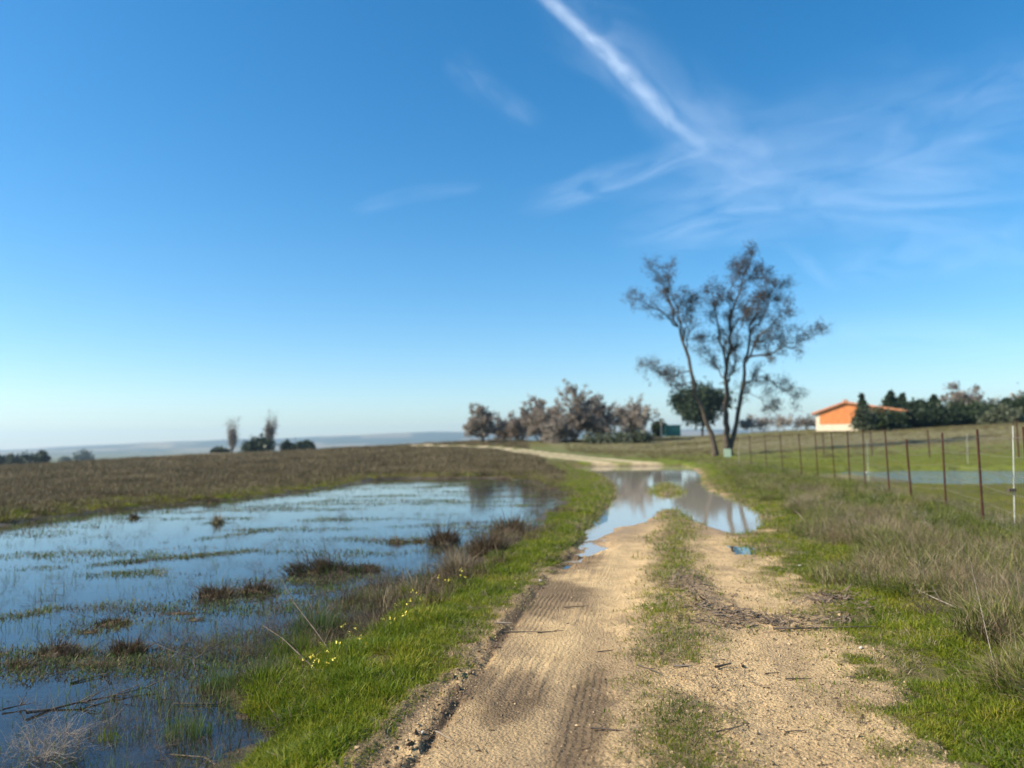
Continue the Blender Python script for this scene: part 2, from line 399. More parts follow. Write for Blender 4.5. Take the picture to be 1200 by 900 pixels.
# ------------------------------------------------------------------ GROUND: one sheet to the horizon
def build_ground():
    a_front = np.linspace(-42, 42, 660)
    a_back = np.linspace(42, 318, 110)[1:-1]
    ang = np.radians(np.concatenate([a_front, a_back])); na = len(ang)
    r = np.concatenate([[.4, .9, 1.4, 1.8], np.geomspace(2.2, 62, 600), np.geomspace(64, 1200, 70), np.geomspace(1300, 7000, 36)])
    nr = len(r)
    A, Rr = np.meshgrid(ang, r); X = Rr * np.sin(A); Y = Rr * np.cos(A)
    x, y = X.ravel(), Y.ravel()
    Z = zones(x, y); h = height(x, y, Z)
    V = np.stack([x, y, h], 1); V = np.vstack([V, [0, 0, ground(0, 0)]])
    i = np.arange(nr - 1)[:, None] * na + np.arange(na)[None]
    j = np.arange(nr - 1)[:, None] * na + (np.arange(na) + 1)[None] % na
    Q = np.stack([i, i + na, j + na, j], -1).reshape(-1, 4)
    k = np.arange(na); T = np.stack([k, (k + 1) % na, np.full(na, nr * na)], 1)[:, ::-1]
    # albedo of the soil and cover by zone
    d = Z['d']; nz, n2 = Z['nz'], Z['n2']
    def C(*c): return np.array(c)[None]
    def mix(col, c, m): return col * (1 - m[:, None]) + c * m[:, None]
    near = y < 52
    n3 = fbm(x * .35, y * .35, 91, 3)
    col = np.repeat(C(.11, .10, .035), len(x), 0)
    # left field: brown scrub with greener belts, right field: green then brown plough
    left = (x < xl(np.minimum(y, 52))) | (y > 54)
    fbn = fbm(x * .05, y * .2, 95, 4)
    col = mix(col, C(.17, .125, .072), sstep(17, 30, d) * (x < 0) * .9)
    col = mix(col, C(.13, .14, .04), (x < 2) * sstep(17, 30, d) * sstep(.52, .66, fbm(x * .05 + 9, y * .22, 97, 4)) * .8)
    col = mix(col, C(.27, .21, .135), (x < 0) * sstep(24, 60, d) * sstep(.45, .65, fbn) * .7)
    col = mix(col, C(.075, .055, .032), (x < 0) * sstep(20, 50, d) * sstep(.54, .68, fbm(x * .035 + 3, y * .12, 98, 4)) * .75)
    rt = (x > 8) & (y > 30)
    col = mix(col, C(.125, .155, .02), sstep(30, 40, d) * (x > 5) * .9)
    col = mix(col, C(.165, .145, .075), sstep(60, 74, d + nz * 8) * (x > 5) * (y > 40) * .92)
    col = mix(col, C(.13, .15, .05), sstep(92, 120, d) * (x > 30) * .5 * sstep(.4, .6, fbn))
    col = mix(col, C(.13, .14, .045), ((d > 60) & (x > -12) & (x < 14)) * (1 - sstep(4, 14, Z['ft'])) * .8)
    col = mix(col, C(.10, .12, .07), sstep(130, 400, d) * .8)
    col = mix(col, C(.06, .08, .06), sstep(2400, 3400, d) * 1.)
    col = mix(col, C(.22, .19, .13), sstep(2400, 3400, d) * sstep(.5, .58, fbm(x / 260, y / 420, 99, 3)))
    # track: pale sand, dirtier centre, moist near the puddle
    u = Z['u']; s = Z['s']; sr = Z['sr']
    sand = C(.56, .395, .205) * (0.86 + .28 * fbm(x * 2.2, y * 1.0, 101, 4))[:, None]
    tm = near * sstep(-.30, .04, s + .13 * (1 - sstep(4, 7.5, y)) - .14 * sstep(6, 8, y) + n2 * .5) * sstep(-.15, .55, sr + n2 * .9 + nz * .6) * (y > -8)
    cs = np.exp(-((u - .50 + nz * .08) / .095) ** 2) * sstep(.30, .58, fbm(x * 2.5, y * 2.0, 103, 4) + .2 * sstep(5, 9, y))
    sand = mix(sand, C(.25, .18, .10), np.clip(cs * 1.1, 0, .85))
    sand = mix(sand, C(.30, .215, .125), sstep(.52, .72, fbm(x * 3.1, y * 1.5, 107, 4)) * .55)
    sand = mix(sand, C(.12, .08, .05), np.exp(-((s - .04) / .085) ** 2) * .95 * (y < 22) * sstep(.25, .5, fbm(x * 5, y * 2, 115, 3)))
    st = np.zeros(len(x))
    for (px, py, rx, ry) in ((606, 815, .22, .55), (688, 840, .17, 1.1), (640, 700, .45, 1.3), (560, 800, .12, .4), (668, 655, .5, 1.2)):
        cx, cy = at(px, py, .1); st = np.maximum(st, 1 - sstep(.45, 1.15, np.hypot((x - cx - (y - cy) * .16) / rx, (y - cy) / ry) + nz * .5 + n2 * .5))
    sand = mix(sand, C(.27, .19, .11), (u < .42) * sstep(.42, .62, fbm(x * 1.6, y * .45, 113, 4)) * .45)
    sand = mix(sand, C(.165, .115, .068), st * .85)
    tread = np.clip(st * sstep(.44, .6, fbm(x * 5, y * 1.6, 111, 3)) * .8 + (1 - sstep(.5, .9, np.abs(s - .45) * 2)) * sstep(.56, .68, fbm(x * 2.4, y * .9, 109, 3)) * .4, 0, 1) * tm * (y < 14)
    sand = mix(sand, C(.21, .145, .085), sstep(-.02, -.12, s) * .75)
    moist = 1 - sstep(.0, 1.1, Z['pud'] + nz * .6)
    sand = mix(sand, C(.26, .175, .10), moist * .75)
    sand = mix(sand, C(.17, .12, .085), (1 - sstep(.05, .3, Z['lit'] + n2 * .4)) * .40)
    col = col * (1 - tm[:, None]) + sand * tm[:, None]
    fts = (1 - sstep(1.3, 2.0, Z['ft'] + nz * .6)) * (y > 54) * (.25 + .75 * sstep(.25, .6, Z['ft']))
    col = mix(col, C(.50, .40, .25), fts * .9)
    # mud at the pond rim and its bed
    rim = (1 - sstep(-.1, .45, Z['pond'])) * near
    col = mix(col, C(.075, .055, .035), rim * .9)
    col = mix(col, C(.055, .045, .032), (Z['pond'] < -.3) * near * 1.)
    col = mix(col, C(.10, .075, .045), (1 - sstep(-.1, .1, Z['pud'])) * .9)
    wetness = np.clip(moist * tm * .8 + rim + (1 - sstep(-.1, .1, Z['small'])), 0, 1)
    sandm = tm * (1 - cs)
    m, n, l, b = mat('ground', rough=.95, spec=.15)
    at_c = N(n, 'ShaderNodeAttribute', attribute_name='cover'); at_w = N(n, 'ShaderNodeAttribute', attribute_name='wet')
    at_s = N(n, 'ShaderNodeAttribute', attribute_name='sandy')
    geo = N(n, 'ShaderNodeNewGeometry')
    t1 = N(n, 'ShaderNodeTexNoise'); t1.inputs['Scale'].default_value = 38; t1.inputs['Detail'].default_value = 7; t1.inputs['Roughness'].default_value = .72
    t2 = N(n, 'ShaderNodeTexNoise'); t2.inputs['Scale'].default_value = 3.2; t2.inputs['Detail'].default_value = 8; t2.inputs['Roughness'].default_value = .65
    vo = N(n, 'ShaderNodeTexVoronoi'); vo.inputs['Scale'].default_value = 55
    for t in (t1, t2, vo): l.new(geo.outputs['Position'], t.inputs['Vector'])
    r1 = ramp(n, [(.30, (.58, .55, .52)), (.44, (.98, .98, .98)), (.65, (1.2, 1.19, 1.15))]); l.new(t1.outputs[0], r1.inputs[0])
    r2 = ramp(n, [(.3, (.82, .80, .78)), (.6, (1.15, 1.15, 1.15))]); l.new(t2.outputs[0], r2.inputs[0])
    mu = N(n, 'ShaderNodeMix', data_type='RGBA', blend_type='MULTIPLY'); mu.inputs[0].default_value = 1
    l.new(at_c.outputs['Color'], mu.inputs[6]); l.new(r1.outputs[0], mu.inputs[7])
    mu2 = N(n, 'ShaderNodeMix', data_type='RGBA', blend_type='MULTIPLY'); mu2.inputs[0].default_value = 1
    l.new(mu.outputs[2], mu2.inputs[6]); l.new(r2.outputs[0], mu2.inputs[7])
    l.new(mu2.outputs[2], b.inputs['Base Color'])
    mr = N(n, 'ShaderNodeMapRange'); mr.inputs[3].default_value = .95; mr.inputs[4].default_value = .38
    l.new(at_w.outputs['Fac'], mr.inputs[0]); l.new(mr.outputs[0], b.inputs['Roughness'])
    vm = N(n, 'ShaderNodeMath', operation='MULTIPLY_ADD'); vm.inputs[1].default_value = -.5
    l.new(vo.outputs['Distance'], vm.inputs[0]); l.new(t1.outputs[0], vm.inputs[2])
    bp = N(n, 'ShaderNodeBump'); bp.inputs['Strength'].default_value = 1.0; bp.inputs['Distance'].default_value = .028
    l.new(vm.outputs[0], bp.inputs['Height'])
    at_x = N(n, 'ShaderNodeAttribute', attribute_name='across'); at_t = N(n, 'ShaderNodeAttribute', attribute_name='tread')
    w1 = N(n, 'ShaderNodeMath', operation='MULTIPLY_ADD'); w1.inputs[1].default_value = .06; l.new(t2.outputs[0], w1.inputs[0]); l.new(at_x.outputs['Fac'], w1.inputs[2])
    w2 = N(n, 'ShaderNodeMath', operation='MULTIPLY'); w2.inputs[1].default_value = 140; l.new(w1.outputs[0], w2.inputs[0])
    w3 = N(n, 'ShaderNodeMath', operation='SINE'); l.new(w2.outputs[0], w3.inputs[0])
    w4 = N(n, 'ShaderNodeMath', operation='MULTIPLY'); l.new(w3.outputs[0], w4.inputs[0]); l.new(at_t.outputs['Fac'], w4.inputs[1])
    bp2 = N(n, 'ShaderNodeBump'); bp2.inputs['Strength'].default_value = 1.0; bp2.inputs['Distance'].default_value = .0036
    l.new(w4.outputs[0], bp2.inputs['Height']); l.new(bp.outputs[0], bp2.inputs['Normal']); l.new(bp2.outputs[0], b.inputs['Normal'])
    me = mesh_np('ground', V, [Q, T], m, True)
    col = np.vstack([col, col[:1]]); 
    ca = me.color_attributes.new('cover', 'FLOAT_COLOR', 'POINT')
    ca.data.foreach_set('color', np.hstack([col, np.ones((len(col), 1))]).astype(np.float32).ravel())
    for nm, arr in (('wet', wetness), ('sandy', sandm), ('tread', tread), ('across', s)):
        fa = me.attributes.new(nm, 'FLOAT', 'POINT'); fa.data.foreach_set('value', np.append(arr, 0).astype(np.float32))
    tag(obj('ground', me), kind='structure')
build_ground()

# ------------------------------------------------------------------ WATER
def water_mat(name, tint, ripple, bumpd=.004, turbid=0., mud=(.2, .16, .11)):
    m, n, l, b = mat(name)
    gl = N(n, 'ShaderNodeBsdfGlossy'); gl.inputs['Roughness'].default_value = .015; gl.inputs['Color'].default_value = (.96, .97, 1, 1)
    tr = N(n, 'ShaderNodeBsdfTransparent'); tr.inputs[0].default_value = (*tint, 1)
    fr = N(n, 'ShaderNodeFresnel'); fr.inputs['IOR'].default_value = 1.36
    geo = N(n, 'ShaderNodeNewGeometry'); mp = N(n, 'ShaderNodeMapping'); mp.inputs['Scale'].default_value = (1, 2.4, 1)
    l.new(geo.outputs['Position'], mp.inputs[0])
    t = N(n, 'ShaderNodeTexNoise'); t.inputs['Scale'].default_value = 5; t.inputs['Detail'].default_value = 3
    l.new(mp.outputs[0], t.inputs['Vector'])
    bp = N(n, 'ShaderNodeBump'); bp.inputs['Strength'].default_value = ripple; bp.inputs['Distance'].default_value = bumpd
    l.new(t.outputs[0], bp.inputs['Height'])
    l.new(bp.outputs[0], gl.inputs['Normal']); l.new(bp.outputs[0], fr.inputs['Normal'])
    df = N(n, 'ShaderNodeBsdfDiffuse'); df.inputs[0].default_value = (*mud, 1)
    tb = N(n, 'ShaderNodeMixShader'); tb.inputs[0].default_value = turbid; l.new(tr.outputs[0], tb.inputs[1]); l.new(df.outputs[0], tb.inputs[2])
    mx = N(n, 'ShaderNodeMixShader'); l.new(fr.outputs[0], mx.inputs[0]); l.new(tb.outputs[0], mx.inputs[1]); l.new(gl.outputs[0], mx.inputs[2])
    l.new(mx.outputs[0], n['Material Output'].inputs[0])
    return m
M_WATER = water_mat('flood_water', (.60, .62, .60), .30, turbid=.28, mud=(.07, .065, .05))
M_PUDDLE = water_mat('puddle_water', (.55, .52, .46), .14, turbid=.8, mud=(.42, .37, .29))
M_FWATER = water_mat('field_water', (.55, .52, .46), .8, .03, turbid=.5, mud=(.2, .2, .14))
def sheet(name, pts, z, m):
    me = bpy.data.meshes.new(name); me.from_pydata([(p[0], p[1], z) for p in pts], [], [list(range(len(pts)))]); me.materials.append(m)
    return tag(obj(name, me), kind='structure')
sheet('flood_water', [(-60, -12), (-1.0, -12), (-.62, 2), (-.3, 5), (1.0, 10), (3.6, 24), (4.6, 40), (-3, 52), (-60, 46)], 0, M_WATER)
sheet('puddle_water', [(-.2, 10.3), (5.6, 10.5), (16, 30), (18, 56.5), (2.5, 56.5), (4.4, 40), (3.4, 26), (2.0, 16)], 0.001, M_PUDDLE)
sheet('field_water', [(9, 26), (40, 26), (40, 46), (12, 46)], 0.0, M_FWATER)
_s = [on(p[0], p[1]) for p in ((852, 640), (892, 640), (892, 660), (852, 660))]
sheet('small_puddle', [(a, b) for a, b, c in _s], .062, M_PUDDLE)

# ------------------------------------------------------------------ scattered ground cover
def scatter(name, x, y, scale, variants, label=None, zoff=0, tilt=.15, zfix=None, flat=False):
    z = height(x, y) if zfix is None else np.full(len(x), zfix)
    me = bpy.data.meshes.new(name)
    me.vertices.add(len(x)); me.vertices.foreach_set('co', np.stack([x, y, z + zoff], 1).astype(np.float32).ravel())
    rot = np.stack([rng.normal(0, tilt, len(x)), rng.normal(0, tilt, len(x)), rng.uniform(0, 6.283, len(x))], 1)
    a = me.attributes.new('rot', 'FLOAT_VECTOR', 'POINT'); a.data.foreach_set('vector', rot.astype(np.float32).ravel())
    a = me.attributes.new('scl', 'FLOAT', 'POINT'); a.data.foreach_set('value', np.asarray(scale, np.float32))
    a = me.attributes.new('pick', 'INT', 'POINT'); a.data.foreach_set('value', rng.integers(0, len(variants), len(x)).astype(np.int32))
    coll = bpy.data.collections.new(name + '_kinds')
    for i, v in enumerate(variants):
        coll.objects.link(bpy.data.objects.new('%s_kind_%02d' % (name, i), v))
    ng = bpy.data.node_groups.new(name, 'GeometryNodeTree')
    ng.interface.new_socket('Geometry', in_out='INPUT', socket_type='NodeSocketGeometry')
    ng.interface.new_socket('Geometry', in_out='OUTPUT', socket_type='NodeSocketGeometry')
    nn, ll = ng.nodes, ng.links
    gi = nn.new('NodeGroupInput'); go = nn.new('NodeGroupOutput')
    ci = nn.new('GeometryNodeCollectionInfo'); ci.inputs[0].default_value = coll; ci.inputs['Separate Children'].default_value = True; ci.inputs['Reset Children'].default_value = True
    ip = nn.new('GeometryNodeInstanceOnPoints'); ip.inputs['Pick Instance'].default_value = True
    def attr(nm, t):
        q = nn.new('GeometryNodeInputNamedAttribute'); q.data_type = t; q.inputs[0].default_value = nm
        return [o for o in q.outputs if o.enabled and o.name == 'Attribute'][0]
    ll.new(gi.outputs[0], ip.inputs['Points']); ll.new(ci.outputs[0], ip.inputs['Instance'])
    ll.new(attr('pick', 'INT'), ip.inputs['Instance Index']); ll.new(attr('scl', 'FLOAT'), ip.inputs['Scale'])
    e2r = nn.new('FunctionNodeEulerToRotation'); ll.new(attr('rot', 'FLOAT_VECTOR'), e2r.inputs[0]); ll.new(e2r.outputs[0], ip.inputs['Rotation'])
    ll.new(ip.outputs[0], go.inputs[0])
    o = obj(name, me); mod = o.modifiers.new('scatter', 'NODES'); mod.node_group = ng
    return tag(o, label, kind='stuff')

def sample(n, dmin, dmax, amin=-40, amax=40, power=1.0):
    """random places, denser near the viewer's side of the land"""
    d = np.exp(rng.uniform(np.log(dmin), np.log(dmax), n)) if power == 1 else np.sqrt(rng.uniform(dmin ** 2, dmax ** 2, n))
    a = np.radians(rng.uniform(amin, amax, n))
    return d * np.sin(a), d * np.cos(a)

tuft = lambda nm, *a, **k: [blade_mesh('%s_tuft' % nm, *a, **k) for _ in range(4)]
T_GRASS = tuft('grass', 32, .075, .03, .115, .0065, .8, M_GRASS)
T_LEAF = tuft('leafy', 16, .06, .03, .065, .016, 1.3, M_GRASS)
T_DRYS = tuft('dry_short', 14, .07, .04, .10, .005, 1.2, M_STRAW)
T_SHORT = tuft('turf', 16, .07, .010, .032, .006, 1.2, M_MOSS)
T_VERGE = tuft('verge', 26, .12, .08, .27, .0085, .95, M_VERGE)
T_STRAW = tuft('straw', 18, .14, .10, .36, .0045, .95, M_STRAW)
T_BROWN = tuft('sedge', 26, .13, .08, .26, .006, .8, M_BROWN)
T_REED = tuft('reed', 7, .10, .06, .22, .005, .25, M_REED)
T_SCRUB = tuft('scrub', 40, .45, .12, .38, .022, .7, M_SCRUB)
T_FIELD = tuft('field', 34, .35, .08, .20, .018, .5, M_FIELD)
T_LOWG = tuft('low_grass', 20, .09, .03, .075, .006, .6, M_GRASS)

# grassy bank between flood and track
x, y = sample(150000, 2.4, 60, -28, 20)
Z = zones(x, y)
bank = (Z['s'] < -.13 + .10 * sstep(6, 8, y) - .10 * (1 - sstep(4, 7.5, y)) - Z['n2'] * .6) & (Z['pond'] > -.05) & (Z['pud'] > .25) & (y < 56) & (y > 1)
edge = np.clip(-Z['s'], 0, 2)
keep = bank & (rng.random(len(x)) < (.25 + .75 * sstep(.1, .6, edge)) * sstep(.22, .42, fbm(x * 3.1, y * 3.1, 133, 3)))
xb, yb = x[keep], y[keep]; eb = edge[keep]
big = rng.random(len(xb)) < sstep(.15, .55, eb)
k = big; scatter('bank_grass', xb[k], yb[k], rng.uniform(.5, 1.35, k.sum()) * (.35 + 1.25 * fbm(xb[k] * 2.2, yb[k] * 2.2, 131, 3)), T_GRASS * 3 + T_LEAF + T_DRYS[:1], 'bright green grass growing on the bank between flood water and track')
k = ~big; scatter('bank_edge_grass', xb[k], yb[k], rng.uniform(.6, 1.1, k.sum()), T_LOWG, 'short green grass along the left edge of the sandy track')
print('bank', len(xb))
# turf on the centre strip, on the track margins
x, y = sample(150000, 2.6, 50, -12, 28)
Z = zones(x, y)
f = fbm(x * 2.5, y * 2.0, 103, 4)
cs = np.exp(-((Z['u'] - .50 + Z['nz'] * .08) / .085) ** 2) * sstep(.38, .56, f + .30 * sstep(4.5, 8, y))
rim = sstep(.75, -.1, Z['sr'] + Z['n2'] * .9 + Z['nz'] * .6) * (Z['u'] > .7) * .8
rim2 = sstep(-.04, -.25, Z['s'] + Z['n2'] * .3) * (Z['s'] > -.7) * .75
isl = sdf(x, y, ISLE) < .1
isl &= rng.random(len(x)) < 1
keep = (Z['u'] > -.3) & (Z['u'] < 1.15) & ((Z['pud'] > .0) | isl) & (Z['lit'] > .12) & (rng.random(len(x)) < np.maximum(np.maximum(cs, rim), np.maximum(rim2, isl * 1.)))
print('turf', keep.sum())
scatter('track_turf', x[keep], y[keep], rng.uniform(.5, 1.3, keep.sum()) * (.65 + np.clip((y[keep] - 3.5) / 9, 0, 2.2)), T_SHORT + T_SHORT + T_LOWG[:2] + T_DRYS[:1], 'low worn turf along the middle of the track')
# right verge
x, y = sample(170000, 2.8, 60, 5, 41)
Z = zones(x, y)
out = -Z['sr'] - Z['n2'] * .5 - Z['nz'] * .5
fx = np.interp(y, [p[1] for p in FENCE_XY], [p[0] for p in FENCE_XY])
verge = (out > -.15) & (x < fx + .7) & (Z['pud'] > .2) & (y < 58)
pm = fbm(x * .9, y * .6, 141, 4)
low = verge & (out < .75 + (pm - .5) * 1.6)
hi = verge & ~low
rr = rng.random(len(x))
k = low & (rr < .85) & (fbm(x * 2.6, y * 2.6, 145, 3) > .36 + .1 * (out < .3)); scatter('verge_edge_grass', x[k], y[k], rng.uniform(.7, 1.3, k.sum()) * (.5 + .5 * sstep(-.1, .6, out[k])), T_GRASS[:3] + T_LOWG[:2] + T_LEAF + T_SHORT[:2] + T_DRYS[:2], 'yellowish green grass along the right edge of the track')
print('low verge', k.sum())
k = hi & (rr < .60 * (.45 + pm)); scatter('verge_grass', x[k], y[k], rng.uniform(.35, 1.3, k.sum()) * (.4 + 1.1 * fbm(x[k] * 1.8, y[k] * 1.8, 143, 3)), T_VERGE + T_VERGE + T_GRASS[:2] + T_LEAF[:1], 'tangled mid green grass on the right verge', tilt=.3)
print('verge', k.sum())
k = hi & (rr > .5) & (rr < .5 + .36 * sstep(.40, .58, fbm(x * .7, y * .5, 151, 3))); scatter('verge_straw', x[k], y[k], rng.uniform(.6, 1.15, k.sum()), T_STRAW, 'dry straw coloured grass on the right verge', tilt=.6)
k = hi & (rr > .86) & (fbm(x * .8, y * .8, 161, 3) > .47); scatter('verge_dead_stems', x[k], y[k], rng.uniform(.6, 1.2, k.sum()), T_BROWN, 'brown dead stems among the grass of the right verge', tilt=.3)
# field behind the fence
x, y = sample(60000, 9, 75, 3, 41)
Z = zones(x, y); fx = np.interp(y, [p[1] for p in FENCE_XY], [p[0] for p in FENCE_XY])
k = (x > fx + .3) & ((Z['rf'] > -.1) | (rng.random(len(x)) < .45)) & (Z['d'] < 72) | ((y > 57) & (x > 6) & (Z['d'] < 72) & (Z['ft'] > 2.5))
k &= rng.random(len(x)) > sstep(42, 72, Z['d'] + Z['nz'] * 14)
s = np.where(Z['d'] < 34, .30, .5) * rng.uniform(.6, 1.3, len(x))
scatter('field_grass', x[k], y[k], s[k], T_FIELD, 'yellow green grass of the field behind the wire fence')
print('field', k.sum())
x, y = sample(26000, 56, 125, 4, 41, power=2)
Z = zones(x, y); q = fbm(x * .07, y * .25, 231, 4)
k = (x > 6) & (Z['ft'] > 4) & (rng.random(len(x)) < .25 + .9 * q)
scatter('field_stubble', x[k], y[k], rng.uniform(.25, .8, k.sum()) * (.5 + q[k]), T_SCRUB[:2] + T_FIELD[:2], 'rough olive brown grass and stubble of the far right field')
# left field
x, y = sample(60000, 15, 130, -41, 8)
Z = zones(x, y)
k = (Z['pond'] > .15) & (Z['s'] < -2.2) & (Z['ft'] > 2.6) & (y > 14)
g = sstep(6, .5, Z['pond'] + Z['nz'] * 3) * .9
gr = rng.random(len(x)) < np.maximum(g, .10)
k1 = k & ~gr & (rng.random(len(x)) < .3 + 1.2 * fbm(x * .06, y * .2, 95, 4)); scatter('field_scrub', x[k1], y[k1], rng.uniform(.5, 1.2, k1.sum()) * np.clip(Z['d'][k1] / 45, .55, 1.3) * (.5 + 1.1 * fbm(x[k1] * .3, y[k1] * .5, 191, 3)), T_SCRUB, 'low brown heathy scrub covering the left field')
k2 = k & gr; scatter('shore_grass', x[k2], y[k2], rng.uniform(.4, .9, k2.sum()), T_FIELD[:3] + T_SCRUB[:1], 'green and brown grass fringing the far shore of the flood')
print('left field', k1.sum(), k2.sum())
# reeds standing in the flood
x, y = sample(60000, 3.6, 36, -40, 8)
Z = zones(x, y)
pn = fbm(x * .55, y * 1.1, 171, 4)
sh = sstep(-1.6, -.05, Z['pond'])
dens = sstep(.50, .72, pn) * .16 + sh * .50 * sstep(.36, .58, fbm(x * 1.1, y * 1.1, 173, 3)) + .02
k = (Z['pond'] < .1) & (rng.random(len(x)) < dens)
k &= rng.random(len(x)) < .35 + .65 * sstep(4.6, 6.5, Z['d']) + .5 * (Z['pond'] > -.3)
kk = k & (rng.random(len(x)) < .7)
scatter('water_reeds', x[kk], y[kk], rng.uniform(.45, 1.1, kk.sum()), T_REED, 'thin green grass blades standing in the flood water', zfix=-.03)
k3 = k & ~kk & (rng.random(len(x)) < .55)
scatter('water_sedge', x[k3], y[k3], rng.uniform(.3, .8, k3.sum()), T_BROWN[:2] + T_REED[:1], 'sparse brown sedge standing in the flood water', zfix=-.02)
print('reeds', kk.sum(), k3.sum())
# brown fringe along the bank's water side and reedy corner at the head of the flood
x, y = sample(60000, 5, 50, -30, 12)
Z = zones(x, y)
c1 = (Z['pond'] > -.9) & (Z['pond'] < .35) & (y < 46) & (Z['s'] < -.7)
k = c1 & (rng.random(len(x)) < .32 * sstep(.48, .62, fbm(x * .7, y * .5, 181, 3)) * sstep(6, 10, y) + .5 * (y > 27) * (x > -4))
scatter('bank_sedge', x[k], y[k], rng.uniform(.5, 1.25, k.sum()), T_BROWN + T_STRAW[:1], 'brown sedge fringe between grassy bank and flood water')
print('sedge', k.sum())

# crumbs of soil and chips of straw over the sand
def crumb(name, m):
    V = rng.normal(0, 1, (8, 3)); V /= np.linalg.norm(V, axis=1, keepdims=True); V *= rng.uniform(.6, 1.1, (8, 1)) * np.array([[1, .8, .55]])
    import bmesh
    bm = bmesh.new(); [bm.verts.new(v) for v in V]; bmesh.ops.convex_hull(bm, input=bm.verts)
    me = bpy.data.meshes.new(name); bm.to_mesh(me); bm.free(); me.materials.append(m); return me
M_SOIL = noise_mat('soil_crumb', [(.3, (.30, .21, .11)), (.7, (.56, .41, .24))], 5, bump=0)
M_DARKSOIL = noise_mat('dark_clod', [(.3, (.07, .05, .032)), (.7, (.17, .12, .075))], 30, bump=.4)
CR = [crumb('crumb', M_SOIL) for _ in range(3)] + [crumb('crumb', M_DARKSOIL)]
x, y = sample(90000, 2.8, 14, -14, 30)
Z = zones(x, y)
k = (Z['u'] > -.16) & (Z['u'] < 1.02) & (Z['pud'] > .1) & (rng.random(len(x)) < .10 + .5 * (Z['s'] < -.05) + .75 * sstep(.35, .6, Z['u']) + .9 * np.exp(-((Z['s']) / .09) ** 2))
scatter('soil_crumbs', x[k], y[k], rng.gamma(1.6, .0027, k.sum()) + .0014, CR, 'crumbs of sandy soil strewn over the track', tilt=1)
print('crumbs', k.sum())
x, y = sample(9000, 2.8, 14, -12, 30); Z = zones(x, y)
k = (np.abs(Z['s'] - .01) < .055 + .05 * rng.random(len(x))) & (y < 14)
scatter('rut_clods', x[k], y[k], rng.gamma(2.5, .005, k.sum()) + .003, [crumb('clod', M_DARKSOIL) for _ in range(4)], 'dark mud clods torn up along the left rut', tilt=1)

def stick_mesh(name, L, r, m, bend=.08, forks=1, k=4):
    T = Tubes()
    n = 6; xs = np.linspace(-L / 2, L / 2, n)
    p = np.stack([xs, np.cumsum(rng.normal(0, bend * L / n, n)), np.abs(np.cumsum(rng.normal(0, bend * L * .2 / n, n))) + r * .8], 1)
    T.add(p, np.linspace(r, r * .45, n), k)
    for _ in range(forks):
        i = rng.integers(1, n - 1); a = rng.uniform(-1, 1)
        q = np.stack([p[i] + np.array([math.cos(a), math.sin(a), .15]) * t * L * .3 for t in (0, .5, 1)])
        T.add(q, [r * .6, r * .45, r * .2], 3)
    return T.mesh(name, m)
CS = [stick_mesh('straw_bit', .06, .0012, m_, forks=0, k=3) for m_ in (M_STRAW, M_TWIG, M_TWIG, M_PALETWIG)]
x, y = sample(9000, 2.8, 14, -12, 30); Z = zones(x, y)
k = (Z['u'] > .0) & (Z['u'] < 1.02) & (Z['pud'] > .1) & (rng.random(len(x)) < .1 + .6 * np.exp(-((Z['u'] - .6) / .2) ** 2) + .8 * (Z['lit'] < .3))
scatter('straw_bits', x[k], y[k], rng.uniform(.4, 1.6, k.sum()), CS, 'bits of straw and fine twig strewn over the track', zoff=.004, tilt=.1)

# ------------------------------------------------------------------ loose things on the track
def chip_mesh(name, L, w, m):
    n = 5; xs = np.linspace(-L / 2, L / 2, n); t = w * .22
    wid = w * (1 - .75 * np.abs(np.linspace(-1, 1, n)) ** 2.5) * rng.uniform(.8, 1.15, n)
    bend = rng.uniform(-.2, .35) * L * (np.linspace(-1, 1, n) ** 2) * .4; side = rng.normal(0, w * .15, n)
    V = []
    for i in range(n):
        for (a, b) in ((-1, 0), (0, 1), (1, 0), (0, -.6)):
            V.append((xs[i], side[i] + a * wid[i] / 2, bend[i] + b * t + t * .6))
    V = np.array(V); F = []
    for i in range(n - 1):
        for j in range(4):
            F.append([i * 4 + j, i * 4 + (j + 1) % 4, (i + 1) * 4 + (j + 1) % 4, (i + 1) * 4 + j])
    F += [[0, 3, 2, 1], [(n - 1) * 4 + j for j in range(4)]]
    return mesh_np(name, V, [np.array(F)], m)
CHIPS = [chip_mesh('bark_chip', rng.uniform(.06, .13), rng.uniform(.014, .03), M_CHIP) for _ in range(10)]
cnt = 0
def chips(poly, n, spread, label, group):
    for i in range(n):
        t = rng.random() * (len(poly) - 1); j = int(t); q = t - j
        x = lerp(poly[j][0], poly[j + 1][0], q) + rng.normal(0, spread); y = lerp(poly[j][1], poly[j + 1][1], q) + rng.normal(0, spread)
        o = obj('bark_chip', CHIPS[rng.integers(len(CHIPS))], None, (x, y, ground(x, y) + .002 + .018 * rng.random()))
        o.rotation_euler = (rng.normal(0, .25), rng.normal(0, .25), rng.normal(0.1, .8)); s = rng.uniform(.7, 1.35); o.scale = (s, s, s)
        tag(o, label, 'bark chip', group)
chips(LITTER, 160, .15, 'grey brown bark chip in the litter band that crosses the track', 'bark chips in the band across the track')
chips(LIT2, 80, .13, 'pale bark chip in the heap at the right edge of the track', 'bark chips heaped at the right edge of the track')
x = []; y = []
for poly, n, sp in ((LITTER, 800, .19), (LIT2, 420, .16), (P((805, 675), (822, 700)), 150, .08), (P((790, 745), (860, 750)), 200, .1)):
    t = rng.random(n) * (len(poly) - 1); j = t.astype(int); q = t - j; pp = np.array(poly)
    a = pp[j] * (1 - q[:, None]) + pp[j + 1] * q[:, None]; x += list(a[:, 0] + rng.normal(0, sp, n)); y += list(a[:, 1] + rng.normal(0, sp, n))
